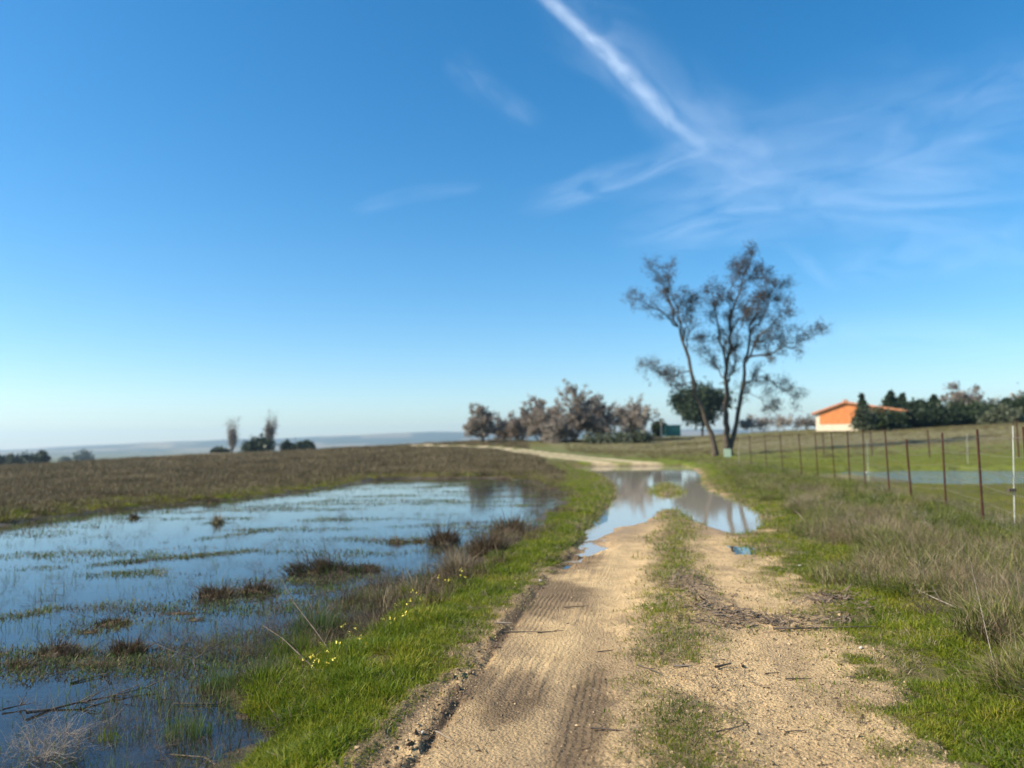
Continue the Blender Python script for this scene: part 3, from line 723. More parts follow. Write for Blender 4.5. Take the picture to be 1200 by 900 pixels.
scatter('bark_crumbs', np.array(x), np.array(y), rng.uniform(.2, .6, len(x)), CHIPS, 'small bark crumbs and broken stems across the track', zoff=.004, tilt=.3)
STK = [
 (936, 797, .17, .006, 0.0, 'straight dark stick lying alone on the sand of the right lane', M_TWIG, 0),
 (612, 742, .30, .006, -.1, 'thin forked twig lying on the left lane', M_TWIG, 2),
 (645, 741, .22, .005, .2, 'thin dark twig beside the forked twig on the left lane', M_TWIG, 1),
 (590, 732, .14, .011, -.2, 'pale weathered wood scrap on the left edge of the track', M_PALETWIG, 0),
 (676, 712, .24, .006, .2, 'brown twig crossing the inner side of the left lane', M_TWIG, 1),
 (712, 764, .16, .005, .3, 'short twig in the middle of the left lane', M_TWIG, 0),
 (762, 786, .26, .006, -1.0, 'slanting twig lying on the worn centre turf', M_TWIG, 1),
 (716, 857, .22, .006, -.3, 'dark crooked twig low in the middle of the track', M_TWIG, 1),
 (800, 782, .13, .008, 0.0, 'short pale splinter on the centre turf', M_PALETWIG, 0),
 (848, 782, .15, .011, .5, 'curled piece of bark right of the centre turf', M_CHIP, 1),
 (870, 781, .08, .010, 1.4, 'small upright bark scrap near the curled piece', M_CHIP, 0),
 (966, 737, .85, .007, .06, 'long thin stick along the front of the chip band', M_TWIG, 1),
 (856, 855, .20, .005, .5, 'thin twig on the dark soil at the bottom of the track', M_TWIG, 1),
 (905, 790, .10, .004, .1, 'tiny twig left of the straight dark stick', M_TWIG, 0),
 (1003, 795, .12, .004, -.2, 'tiny twig near the right margin of the track', M_TWIG, 0),
 (935, 858, .14, .004, .2, 'thin crooked straw low on the right lane', M_TWIG, 0),
 (520, 864, .16, .005, -.9, 'pale stalk at the grass edge left of the rut', M_PALETWIG, 0)]
for px, py, L, r, a, lab, m_, fk in STK:
    x, y, z = on(px, py)
    o = obj('stick' if m_ is not M_CHIP else 'bark_piece', stick_mesh('stick', L, r, m_, forks=fk), None, (x, y, z + .004), a)
    tag(o, lab, 'stick' if m_ is not M_CHIP else 'bark')
M_STONE = noise_mat('pale_stone', [(.3, (.38, .34, .29)), (.7, (.58, .54, .48))], 10, bump=.3)
for px, py, s, lab in ((496, 860, .030, 'pale stone at the grass edge low on the left of the track'), (633, 681, .035, 'small white stone on the left edge of the track further up'),
                       (748, 672, .022, 'pale stone on the left lane near the puddle'), (1010, 760, .028, 'small pinkish stone at the foot of the right verge'),
                       (864, 606, .07, 'whitish lump on the right shore of the puddle'), (938, 664, .035, 'pale stone in the grass right of the small puddle')):
    x, y, z = on(px, py); o = obj('stone', crumb('stone', M_STONE), None, (x, y, z + s * .2), rng.uniform(0, 3)); o.scale = (s, s, s); tag(o, lab, 'stone')

# ------------------------------------------------------------------ tussocks and plants in the flood
def px_m(px, py):                                        # metres per photo pixel at that place on the water
    x, y = at(px, py, 0); return math.hypot(x, y) / FPX
def tussock(px, py, wpx, hpx, label, m1, m2, n=260, lean=.7, sweep=None, flat=.35, cat='tussock', name='sedge_tussock', w=.006):
    x, y = at(px, py, 0); k = px_m(px, py); W = wpx * k / 2; H = hpx * k
    t = empty(name, (x, y, 0), label, cat)
    obj('stems', blade_mesh('stems', n, W, H * .5, H * 1.15, w, lean, m1, sweep=sweep, elong=1.25, curve=.75, ragged=True), t).scale = (1, max(flat, .15) * 1.4, 1)
    obj('new_growth', blade_mesh('new_growth', max(n // 4, 12), W, H * .4, H * .95, w * .9, .3, m2), t).scale = (1, flat, 1)
    # the root mass: a low irregular mound
    na, nr = 16, 4; V = [(0, 0, H * .28)]
    for i in range(1, nr + 1):
        for j in range(na):
            a = j * 2 * math.pi / na; rr_ = W * .72 * i / nr * (1 + 1.1 * (float(vnoise(math.cos(a) * 2 + px, math.sin(a) * 2 + py, 5)) - .5))
            V.append((rr_ * math.cos(a), rr_ * math.sin(a) * flat * 1.3, H * .28 * (1 - (i / nr) ** 2) - .02 * (i / nr) + rng.normal(0, H * .03)))
    F3 = [[0, 1 + j, 1 + (j + 1) % na] for j in range(na)]
    F4 = [[1 + i * na + j, 1 + (i + 1) * na + j, 1 + (i + 1) * na + (j + 1) % na, 1 + i * na + (j + 1) % na] for i in range(nr - 1) for j in range(na)]
    obj('root_mound', mesh_np('root_mound', V, [np.array(F3), np.array(F4)], M_DARKSOIL, True), t)
    return t
TS = [
 (384, 672, 74, 26, 'largest brown sedge tussock in the flood, its stems swept to the right', M_BROWN, M_REED, 900, .9, 2.8, .30),
 (300, 694, 44, 17, 'brown spiky tussock left of the largest sedge tussock', M_BROWN, M_STRAW, 420, .8, None, .35),
 (254, 699, 48, 19, 'brown spiky tussock at the left end of the row of tussocks', M_BROWN, M_STRAW, 480, .8, None, .32),
 (213, 719, 44, 6, 'flat dark mat of dead stems trailing from the row of tussocks', M_BROWN, M_BROWN, 260, 1.3, 3.4, .25),
 (228, 727, 34, 5, 'small flat dark mat just below the trailing mat', M_BROWN, M_BROWN, 200, 1.3, None, .3),
 (133, 731, 42, 11, 'low brown tussock with green tip in the middle of the left water', M_BROWN, M_GRASS, 320, .7, None, .3),
 (104, 741, 24, 7, 'little dark tussock at the left foot of the green tipped one', M_BROWN, M_REED, 160, .7, None, .3),
 (70, 767, 46, 19, 'dark brown tussock beside a strip of yellow green weed', M_BROWN, M_STRAW, 420, .8, 0.2, .4),
 (150, 765, 36, 20, 'rounded brown tussock with drooping dark stems', M_BROWN, M_STRAW, 420, .9, None, .45),
 (24, 781, 28, 12, 'small brown tussock near the left edge of the flood', M_BROWN, M_BROWN, 200, .8, None, .35),
 (115, 779, 52, 11, 'straw and green tussock trailing left of the rounded one', M_STRAW, M_REED, 300, .9, 3.3, .3),
 (432, 668, 34, 12, 'brown clump right of the largest sedge tussock', M_BROWN, M_REED, 260, .8, None, .4),
 (466, 636, 26, 9, 'small brown clump in open water, left one of a pair', M_BROWN, M_REED, 180, .8, None, .35),
 (491, 635, 16, 6, 'small brown clump in open water, right one of a pair', M_BROWN, M_BROWN, 120, .8, None, .35),
 (520, 636, 36, 22, 'loose brown reedy clump in water near the bank', M_BROWN, M_STRAW, 420, .6, None, .5),
 (572, 652, 44, 34, 'tall brown sedge clump against the grassy bank', M_BROWN, M_STRAW, 560, .55, None, .5),
 (534, 676, 40, 30, 'tawny reed clump standing in front of the tall brown clump', M_STRAW, M_BROWN, 420, .45, None, .5),
 (600, 624, 40, 24, 'greyish brown reed clump where the bank bends', M_BROWN, M_STRAW, 420, .6, None, .5),
 (255, 613, 12, 13, 'small tan tuft upright in the far water', M_STRAW, M_REED, 80, .3, None, .6),
 (157, 607, 12, 8, 'small dark tuft in the far left water', M_BROWN, M_BROWN, 90, .5, None, .6),
 (249, 590, 16, 9, 'dark clump at the far shore of the flood', M_BROWN, M_BROWN, 120, .5, None, .6)]
for (px, py, w_, h_, lab, m1, m2, n_, ln, sw, fl) in TS:
    tussock(px, py, w_ * 1.15, h_ * 1.0, lab, m1, m2, n_, ln + .25, sw, fl, w=.0035 + .0006 * at(px, py)[1])
GR = [
 (220, 862, 52, 40, 'thin green grass clump standing alone in dark near water', M_REED, 110, .22),
 (262, 808, 50, 38, 'yellow green grass clump left of the reedy bank corner', M_REED, 150, .3),
 (318, 800, 56, 42, 'broad green grass clump at the reedy bank corner', M_REED, 220, .3),
 (372, 742, 60, 44, 'upright green grass clump rising from the water by yellow flowers', M_REED, 240, .3),
 (345, 770, 50, 40, 'leafy green clump between the bare branch and the bank', M_GRASS, 240, .35),
 (476, 700, 34, 22, 'bright green grass clump with dark stalks in the water', M_GRASS, 170, .3),
 (126, 866, 26, 22, 'small yellow green water plant in the near water', M_GRASS, 30, .3),
 (380, 690, 60, 8, 'low green growth in front of the largest sedge tussock', M_GRASS, 220, .4),
 (35, 764, 64, 5, 'strip of yellow green weed floating left of the dark tussock', M_GRASS, 260, .5),
 (430, 704, 44, 26, 'sparse green reeds right of the largest sedge tussock', M_REED, 90, .2)]
for (px, py, w_, h_, lab, m1, n_, ln) in GR:
    x, y = at(px, py, 0); k = px_m(px, py)
    o = obj('grass_clump', blade_mesh('grass_clump', n_ * 2, w_ * k / 2, h_ * k * .5, h_ * k * 1.1, .0045, ln, m1), None, (x, y, -.01)); o.scale = (1, .55, 1); tag(o, lab, 'grass clump')
# long mats of weed on the far water
x = []; y = []
for a, b, n, sp in (((112, 662), (300, 645), 420, .10), ((130, 672), (190, 668), 90, .06), ((240, 632), (330, 618), 120, .1), ((0, 726), (68, 712), 160, .07), ((0, 604), (170, 612), 160, .6),
                    ((40, 612), (180, 600), 180, .5), ((330, 592), (400, 585), 80, .3), ((480, 573), (560, 566), 160, .5), ((90, 742), (155, 722), 60, .05)):
    A, B = np.array(at(*a)), np.array(at(*b)); t = rng.random(n)[:, None]; q = A * (1 - t) + B * t; q = q + rng.normal(0, sp, q.shape) * (fbm(q[:, 0] * 2, q[:, 1] * 2, 5, 2)[:, None] * 1.6)
    x += list(q[:, 0]); y += list(q[:, 1])
qx, qy = sample(52000, 6, 36, -40, 4); qz = zones(qx, qy)
far = sstep(-5, -.5, qz['pond'])
kq = (qz['pond'] < -.1) & (rng.random(len(qx)) < .75 * sstep(.58 - .10 * far, .68 - .08 * far, fbm(qx * .42, qy * 1.5, 201, 4)))
tx = []; ty = []
for q_ in TS:
    cx, cy = at(q_[0], q_[1], 0); kk_ = px_m(q_[0], q_[1]); W_ = q_[2] * kk_
    m_ = 46; tx += list(cx + rng.normal(0, W_ * .75, m_)); ty += list(cy + rng.normal(0, W_ * .22, m_))
tx = np.array(tx); ty = np.array(ty) + (tx - np.mean(tx)) * 0
x = np.concatenate([x, qx[kq], tx]); y = np.concatenate([y, qy[kq], ty])
FL = tuft('mat', 16, .14, .01, .07, .008, 1.1, M_REED)[:2] + tuft('mat', 18, .16, .01, .06, .008, 1.2, M_BROWN)
scatter('weed_mats', x, y, rng.uniform(.5, 1.2, len(x)) * (1 + np.hypot(x, y) / 22), FL, 'thin mats of green and brown weed lying on the flood water', zfix=-.005, tilt=.05)

# twiggy dead things
def twig_bush(T, c, n, L, r, depth=2, up=.6):
    for _ in range(n):
        v = rng.normal(0, 1, 3); v[2] = abs(v[2]) * up + .1; v /= np.linalg.norm(v)
        p = [np.array(c, float)]; dd = v
        for s in range(4):
            dd = dd + rng.normal(0, .28, 3); dd /= np.linalg.norm(dd); p.append(p[-1] + dd * L / 4 * rng.uniform(.7, 1.2))
        T.add(p, np.linspace(r, r * .35, 5), 3)
        if depth > 1: twig_bush(T, p[2], 2, L * .5, r * .6, depth - 1, .7); twig_bush(T, p[3], 2, L * .4, r * .5, 0, .7)
def twig_thing(name, px, py, n, L, r, label, cat, m, flat=1.0, depth=2, wide=1.0):
    x, y = at(px, py, 0) if zones(np.array([at(px, py)[0]]), np.array([at(px, py)[1]]))['pond'][0] < 0 else on(px, py)[:2]
    z = max(ground(x, y), -.01)
    T = Tubes()
    for _ in range(max(1, n // 6)): twig_bush(T, (rng.normal(0, L * .15 * wide), rng.normal(0, L * .1 * wide), 0), 6, L, r, depth)
    o = obj(name, T.mesh(name, m), None, (x, y, z)); o.scale = (1, 1, flat); return tag(o, label, cat)
twig_thing('dry_bush', 48, 893, 60, .30, .0016, 'grey dry twiggy bush standing in the near left corner water', 'bush', M_PALETWIG, .9)
twig_thing('dry_weed', 70, 862, 18, .34, .0013, 'wispy pale dry weed behind the grey bush', 'weed', M_PALETWIG, .9)
twig_thing('dry_bush', 1090, 722, 54, .26, .0022, 'dark dead twiggy clump in the right verge grass', 'bush', M_TWIG, .8)
twig_thing('dry_weed', 330, 742, 18, .32, .0011, 'wispy reddish dry weed in the water left of the green clump', 'weed', M_TWIG, 1.)
for i, (px, py, L, lab) in enumerate([(1150, 700, .5, 'loose grey dead weed on the right verge below the nearest rusty post'), (1180, 760, .45, 'pale dead weed at the right picture margin on the verge'),
        (1050, 690, .4, 'grey dead weed on the verge above the dark twiggy clump'), (1120, 655, .5, 'brownish dead weed at the foot of the nearest rusty posts'),
        (960, 640, .4, 'straw pale dead weed beside the puddle end of the verge'), (1000, 620, .5, 'tangled dead weed in front of the middle fence posts'), (1080, 640, .45, 'grey tangle of dead weed in front of the leaning post'),
        (930, 600, .5, 'dead weed clump right of the puddle'), (960, 590, .5, 'brown dead weed clump at the far fence foot')]):
    twig_thing('dead_weed', px, py, 24, L, .0016, lab, 'weed', M_PALETWIG if i % 2 == 0 else M_TWIG, .6, wide=2)
def branch_thing(pts, r, label, m, subs=8, L=.3, lift=.03, cat='branch', zlist=None):
    w = [at(px, py, 0.02) for px, py in pts]
    c = w[0]; p = np.array([[a - c[0], b - c[1], (zlist[i] if zlist else lift)] for i, (a, b) in enumerate(w)])
    p = p + rng.normal(0, .006, p.shape)
    T = Tubes(); T.add(p, np.linspace(r, r * .3, len(p)), 5)
    for _ in range(subs):
        i = rng.integers(1, len(p)); q = p[i]; d = (p[i] - p[i - 1]); d = d / np.linalg.norm(d)
        pp = [q]
        d = d + rng.normal(0, .7, 3) * np.array([1, 1, .5])
        for s in range(4): d = d + rng.normal(0, .3, 3) * np.array([1, 1, .6]); d /= np.linalg.norm(d); pp.append(pp[-1] + d * L / 4)
        for q_ in pp: q_[2] = max(q_[2], -.02)
        T.add(pp, np.linspace(r * .5, r * .12, 5), 3)
    return tag(obj('bare_branch', T.mesh('bare_branch', m), None, (c[0], c[1], 0)), label, cat)
branch_thing([(30, 836), (60, 828), (95, 823), (130, 815), (172, 806)], .010, 'long bare branch lying in the near left water with straw caught on it', M_TWIG, 16, .22, .02)
branch_thing([(85, 798), (117, 790)], .008, 'short dark branch piece floating above the long branch', M_TWIG, 3, .1, .01)
branch_thing([(408, 800), (372, 760), (345, 728), (325, 690)], .006, 'thin bare branch leaning from the bank over the water', M_TWIG, 10, .22, .2, zlist=[.05, .16, .2, .22])
branch_thing([(400, 815), (360, 790), (330, 768), (305, 745)], .007, 'dark bare branch rising left from the bank corner', M_TWIG, 8, .2, .1, zlist=[.05, .12, .14, .12])
branch_thing([(262, 760), (225, 782), (198, 770), (180, 762)], .005, 'crooked dark twig standing in the water left of the reedy corner', M_TWIG, 12, .25, .08)
branch_thing([(205, 822), (255, 822), (300, 812), (350, 815)], .006, 'dark sticks lying in shallow water below the reedy corner', M_TWIG, 12, .18, .01)
branch_thing([(200, 880), (240, 885), (262, 900)], .005, 'thin curved dark twig in the bottom left water', M_TWIG, 6, .15, .01)
branch_thing([(5, 830), (22, 826)], .008, 'dark waterlogged scrap at the left edge of the flood', M_TWIG, 5, .1, .01)
branch_thing([(1120, 745), (1080, 705), (1065, 655)], .005, 'long dark stalk leaning over the right verge', M_TWIG, 5, .2, .3, zlist=[.15, .35, .5])
branch_thing([(1170, 815), (1152, 760), (1140, 705)], .004, 'long pale dry stalk curving over the right verge', M_PALETWIG, 4, .2, .3, zlist=[.15, .35, .45])
branch_thing([(1130, 745), (1100, 728), (1075, 715)], .007, 'pale stick lying in the grass by the dark twiggy clump', M_PALETWIG, 1, .1, .22)
branch_thing([(958, 640), (935, 612), (925, 602)], .008, 'long dry stalk leaning across the verge beside the puddle', M_PALETWIG, 1, .2, .2)
branch_thing([(905, 662), (880, 645), (862, 640)], .008, 'grey stick along the right edge of the track near the small puddle', M_TWIG, 1, .2, .09)

def weed_kind(m, n=20, L=.3):
    T = Tubes()
    for _ in range(3): twig_bush(T, (rng.normal(0, .08), rng.normal(0, .08), 0), n // 3, L, .0017, 2)
    return T.mesh('weed', m)
WK = [weed_kind(M_PALETWIG), weed_kind(M_TWIG), weed_kind(M_PALETWIG, 12, .38), weed_kind(M_TWIG, 12, .36)]
x, y = sample(2600, 5, 45, 8, 41); Z = zones(x, y); out = -Z['sr'] - Z['nz'] * .5
fx = np.interp(y, [p[1] for p in FENCE_XY], [p[0] for p in FENCE_XY])
k = (out > .9) & (x < fx + .6) & (Z['pud'] > .4) & (rng.random(len(x)) < .75 * sstep(.38, .6, fbm(x * .6, y * .6, 211, 3)))
scatter('verge_dead_weeds', x[k], y[k], rng.uniform(.45, 1.15, k.sum()), WK, 'tangle of fine dead weed stems over the right verge', tilt=.5)
print('weeds', k.sum())
x, y = sample(4200, 3.6, 34, -40, 4); Z = zones(x, y)
k = (Z['pond'] < .25) & (rng.random(len(x)) < .35 + .65 * sstep(4.8, 6.8, Z['d'])) & (rng.random(len(x)) < .09 + .75 * sstep(-1.8, 0, Z['pond']) * sstep(.40, .58, fbm(x * .9, y * .9, 213, 3)))
scatter('drowned_weeds', x[k], y[k], rng.uniform(.3, .85, k.sum()), WK[1::2], 'dark dead weed stems standing in the shallow flood', zfix=-.04, tilt=.6)
print('drowned', k.sum())

# the tangle where bank and water meet
def patch(pts, n, sp):
    p = np.array([at(a, b, 0) for a, b in pts]); t = rng.random(n) * (len(p) - 1); j = t.astype(int); q = (t - j)[:, None]
    c = p[j] * (1 - q) + p[j + 1] * q + rng.normal(0, sp, (n, 2)); return c[:, 0], c[:, 1]
x1, y1 = patch([(300, 800), (340, 790), (390, 760), (420, 740)], 700, .17)
x2, y2 = patch([(395, 728), (460, 700), (520, 690), (575, 660), (640, 625)], 900, .36)
x3, y3 = patch([(240, 800), (320, 812), (350, 840)], 260, .12)
x = np.concatenate([x1, x2, x3]); y = np.concatenate([y1, y2, y3]); k = fbm(x * 4, y * 4, 221, 3) > .42
scatter('shore_tangle', x[k], y[k], rng.uniform(.35, .9, k.sum()), T_BROWN + T_REED[:2] + T_GRASS[:1] + T_STRAW[:1] + T_DRYS[:2], 'tangle of brown and green stems where the grassy bank meets the water', zfix=.0, tilt=.45)
x1, y1 = patch([(190, 775), (260, 760), (330, 740), (400, 700), (480, 670)], 60, .3)
scatter('shore_twigs', x1, y1, rng.uniform(.4, .9, 60), WK[1::2], 'fine dark twigs reaching out of the water near the bank', zfix=-.02, tilt=.7)

# yellow flowers on the bank shore
M_YEL, *_ = mat('yellow_petals', (.75, .62, .10), .6)
def flower_mesh():
    T = Tubes(); V0 = []; heads = []
    for _ in range(5):
        h = rng.uniform(.14, .26); a = rng.uniform(0, 6.28); l_ = rng.uniform(.02, .09)
        p = [np.array([0, 0, 0.]), np.array([math.cos(a) * l_ * .4, math.sin(a) * l_ * .4, h * .6]), np.array([math.cos(a) * l_, math.sin(a) * l_, h])]
        T.add(p, [.0018, .0014, .001], 3); heads.append(p[-1])
    return T, heads
def flower_plant(px, py, label):
    x, y, z = on(px, py); t = empty('yellow_flower_plant', (x, y, max(z, -.01)), label, 'flower', 'yellow flowers along the water side of the bank')
    T, heads = flower_mesh(); obj('stem', T.mesh('stem', M_REED), t)
    n = len(heads); V = []; F = []
    for h in heads:
        for k in range(6):
            c = h + rng.normal(0, .007, 3); a = rng.normal(0, .0045, 3); b = rng.normal(0, .0045, 3); i = len(V)
            V += [c - a, c - b, c + a, c + b]; F.append([i, i + 1, i + 2, i + 3])
    obj('petals', mesh_np('petals', V, [np.array(F)], M_YEL), t)
for px, py, w_ in [(362, 812, 'by the bank corner, nearest of all'), (384, 800, 'above the bank corner beside the leaning branch'), (421, 779, 'over the first dark inlet'),
                   (455, 757, 'between the two inlets, low'), (472, 742, 'between the two inlets, high'), (487, 728, 'at the second inlet'),
                   (520, 700, 'below the tawny reed clump'), (543, 690, 'right of the tawny reed clump'), (405, 773, 'standing in the shallow water off the bank')]:
    flower_plant(px, py, 'yellow flowered weed ' + w_)

# ------------------------------------------------------------------ trees
def grow(T, p, d, L, r, lev, tips, spread=.75, up=.12, nseg=4, kids=(4, 4, 4)):
    pts = [p]; rad = [r]; dd = d
    for s in range(nseg):
        dd = dd + rng.normal(0, .14, 3) + np.array([0, 0, up * .5]); dd = dd / np.linalg.norm(dd)
        pts.append(pts[-1] + dd * L / nseg); rad.append(r * (1 - .62 * (s + 1) / nseg))
    T[min(lev, len(T) - 1)].add(pts, rad, 5 if lev == 0 else 3)
    if lev >= len(kids): tips.append((pts[-1], dd)); tips.append((pts[-2], dd)); return
    for k in range(kids[lev]):
        t = rng.uniform(.25, 1.0) * nseg; i = min(int(t), nseg - 1); q = pts[i] + (pts[i + 1] - pts[i]) * (t - i)
        nd = dd + rng.normal(0, spread, 3); nd[2] += up; nd = nd / np.linalg.norm(nd)
        grow(T, q, nd, L * rng.uniform(.42, .68), rad[i] * .55, lev + 1, tips, spread, up, max(2, nseg - 1), kids)
def clusters(tips, n, size, spread):
    idx = rng.integers(0, len(tips), n); c = np.array([tips[i][0] for i in idx]) + rng.normal(0, spread, (n, 3))
    a = rng.normal(0, size, (n, 3)); b = rng.normal(0, size, (n, 3))
    V = np.stack([c - a, c - b, c + a, c + b], 1).reshape(-1, 3); F = np.arange(n * 4).reshape(-1, 4); return V, F
M_SEED = leaf_mat('seed_clusters', [(0, (.035, .028, .021)), (.5, (.07, .054, .040)), (1, (.13, .10, .075))], .25)
M_BLOS = leaf_mat('grey_blossom', [(0, (.12, .095, .07)), (.5, (.25, .21, .165)), (1, (.46, .40, .33))], .35, patch=.25)
M_DKLEAF = leaf_mat('dark_evergreen', [(0, (.012, .022, .010)), (.5, (.028, .045, .018)), (1, (.055, .075, .028))], .2, patch=.5)
M_OLIVE = leaf_mat('olive_leaf', [(0, (.04, .055, .03)), (.5, (.085, .10, .055)), (1, (.14, .15, .09))], .25, patch=.5)

def limb_tree(name, base, limbs, trunks, label, D, kids, seeds):
    """a tree whose trunk and limbs follow the photo, twigs grown from them"""
    k = D / FPX; t = empty(name, base, label, 'tree')
    def loc(p, depth): 
        q = at_y(p[0], p[1], base[1]); return np.array([q.x - base[0], depth, q.z - base[2]])
    for pts, r0, r1 in trunks:
        T = Tubes(); P_ = np.array([loc(p[:2], p[2]) for p in pts])
        n = 14; s = np.linspace(0, len(P_) - 1, n); P2 = np.stack([np.interp(s, np.arange(len(P_)), P_[:, i]) for i in range(3)], 1)
        P2[1:] += rng.normal(0, .07, (n - 1, 3)); T.add(P2, np.linspace(r0, r1, n) * (1 + .35 * np.exp(-np.arange(n) * 1.2)), 8)
        obj('trunk', T.mesh('trunk', M_BARK), t)
    TB = [Tubes(), Tubes(), Tubes()]; tips = []
    for pts, r0 in limbs:
        P_ = np.array([loc(p[:2], p[2]) for p in pts]); n = max(5, len(P_) * 3)
        s = np.linspace(0, len(P_) - 1, n); P2 = np.stack([np.interp(s, np.arange(len(P_)), P_[:, i]) for i in range(3)], 1); P2[1:-1] += rng.normal(0, .09, (n - 2, 3))
        T = Tubes(); rad = np.linspace(r0, r0 * .25, n); T.add(P2, rad, 6); obj('limb', T.mesh('limb', M_BARK), t)
        for i in range(2, n):
            for _ in range(2 if i < n - 1 else 5):
                dd = (P2[i] - P2[i - 1]); dd /= np.linalg.norm(dd); nd = dd + rng.normal(0, .8, 3) + np.array([0, 0, .12]); nd /= np.linalg.norm(nd)
                grow(TB, P2[i], nd, rng.uniform(.5, 1.15), max(rad[i] * .5, .018), 0, tips, .7, .1, 4, kids)
    obj('branches', TB[0].mesh('branches', M_BARK), t)['kind'] = 'stuff'
    T2 = TB[1]; T2.V += TB[2].V; T2.F += [f + T2.n for f in TB[2].F]; obj('twigs', T2.mesh('twigs', M_TWIG), t)['kind'] = 'stuff'
    V, F = clusters(tips, seeds, .028, .16); obj('seed_clusters', mesh_np('seed_clusters', V, [F], M_SEED), t)['kind'] = 'stuff'
    return t
D0 = 60
bx, by = at_y(858, 530, D0).x, D0
LT = dict(D=D0)
b1 = (at_y(839, 533, D0).x, D0, .30)
limb_tree('bare_tree', b1, [
   ([(795, 383, 0), (784, 350, .2), (786, 316, .3)], .10), ([(795, 383, 0), (772, 366, -.5), (745, 353, -.8)], .08), ([(804, 410, 0), (808, 385, .6), (802, 350, .8)], .06),
   ([(801, 400, 0), (790, 352, -.3), (768, 322, -.6)], .08), ([(808, 435, 0), (782, 440, -.4), (757, 430, -.7)], .06), ([(812, 450, 0), (800, 452, .5), (790, 440, .9)], .05),
   ([(797, 385, 0), (806, 365, .4), (812, 355, .2)], .05)],
  [([(839, 534, 0), (829, 498, 0), (813, 454, .1), (804, 410, 0), (795, 383, 0)], .22, .09)],
  'tall bare tree leaning left, the slimmer of the two beside the puddle', D0, (5, 4), 11000)
b2 = (at_y(853, 533, D0).x, D0 + .8, .32)
limb_tree('bare_tree', b2, [
   ([(851, 438, 0), (857, 400, .3), (858, 372, .3), (868, 335, .2), (881, 302, 0)], .15), ([(851, 430, 0), (842, 395, -.4), (836, 362, -.6), (833, 345, -.6)], .11),
   ([(858, 375, .2), (850, 345, -.5), (862, 318, -.8)], .07), ([(874, 420, 0), (880, 385, .6), (895, 350, .9), (918, 335, 1)], .12), ([(875, 420, 0), (900, 415, -.6), (925, 408, -1), (949, 394, -1.3)], .10),
   ([(872, 450, 0), (890, 440, .8), (912, 448, 1.2), (936, 463, 1.4)], .08), ([(874, 425, 0), (888, 390, -1), (912, 372, -1.4)], .09), ([(851, 450, 0), (862, 430, 1), (872, 395, 1.6), (880, 365, 1.8)], .10),
   ([(870, 460, 0), (885, 462, .5), (905, 478, .6)], .05), ([(857, 390, 0), (872, 365, -1), (890, 345, -1.5)], .08), ([(851, 445, 0), (838, 425, .5), (826, 400, .8)], .06),
   ([(868, 335, .2), (880, 325, .5), (897, 322, .7)], .05), ([(881, 385, 0), (893, 378, .3), (906, 352, .4)], .06), ([(880, 400, 0), (900, 398, .9), (926, 392, 1.5)], .06)],
  [([(852, 534, 0), (851, 500, 0), (851, 466, 0), (851, 436, 0)], .29, .16), ([(856, 534, 0.1), (862, 500, .2), (871, 458, .2), (875, 420, 0)], .23, .12)],
  'tallest bare tree with forked trunk and wide crown beside the puddle', D0, (5, 4), 34000)

def bare_tree(px, base_py, top_py, D, wpx, label, group=None, m=M_BLOS, nb=9, blos=2200, size=.09, gz=None, upright=.3, name='bare_tree', kids=(4, 3), wisp=False):
    b = at_y(px, base_py, D); top = at_y(px, top_py, D); H = top.z - b.z; W = wpx * D / FPX / 2
    t = empty(name, (b.x, D, b.z), label, 'tree', group)
    TT_ = Tubes(); r = max(H * .018, .06)
    TT_.add([(0, 0, -.4), (.05 * W, 0, H * .15), (-.02 * W, .1, H * .32)], [r * 1.3, r, r * .8], 6)
    obj('trunk', TT_.mesh('trunk', M_BARK), t)
    TB = [Tubes(), Tubes(), Tubes()]; tips = []
    for i in range(nb):
        a = i * 2.4 + rng.normal(0, .4); out = math.sqrt(rng.uniform(.05, 1)); z0 = H * rng.uniform(.03, .25)
        e = np.array([math.cos(a) * W * out * .92, math.sin(a) * W * out * .92, H * (1.0 - .62 * out ** 2) * rng.uniform(.45 + .3 * (1 - out), .93)])
        if wisp: e = np.array([math.cos(a) * W * out * .8, math.sin(a) * W * out * .8, H * rng.uniform(.55, .97) * (1 - .3 * out ** 2)]); z0 = H * rng.uniform(.02, .12)
        d = e - np.array([0, 0, z0]); L = np.linalg.norm(d)
        grow(TB, np.array([0, 0, z0]), d / L, L * .82, r * .42, 0, tips, .32 if wisp else .6, upright * (.9 if wisp else .5), 5, kids)
    T2 = TB[0]
    for q in TB[1:]: T2.V += q.V; T2.F += [f + T2.n for f in q.F]; T2.n += q.n
    obj('branches', T2.mesh('branches', M_TWIG), t)
    if blos:
        if wisp: tips = [t_ for t_ in tips if t_[0][2] < H * 1.05]; tips = tips + [(t_[0] * np.array([q_, q_, q_]), t_[1]) for t_ in tips for q_ in (rng.uniform(.45, .9), rng.uniform(.5, 1))]
        V, F = clusters(tips, blos, size, size * (4.5 if wisp else 2.5)); obj('crown', mesh_np('crown', V, [F], m), t)
    return t
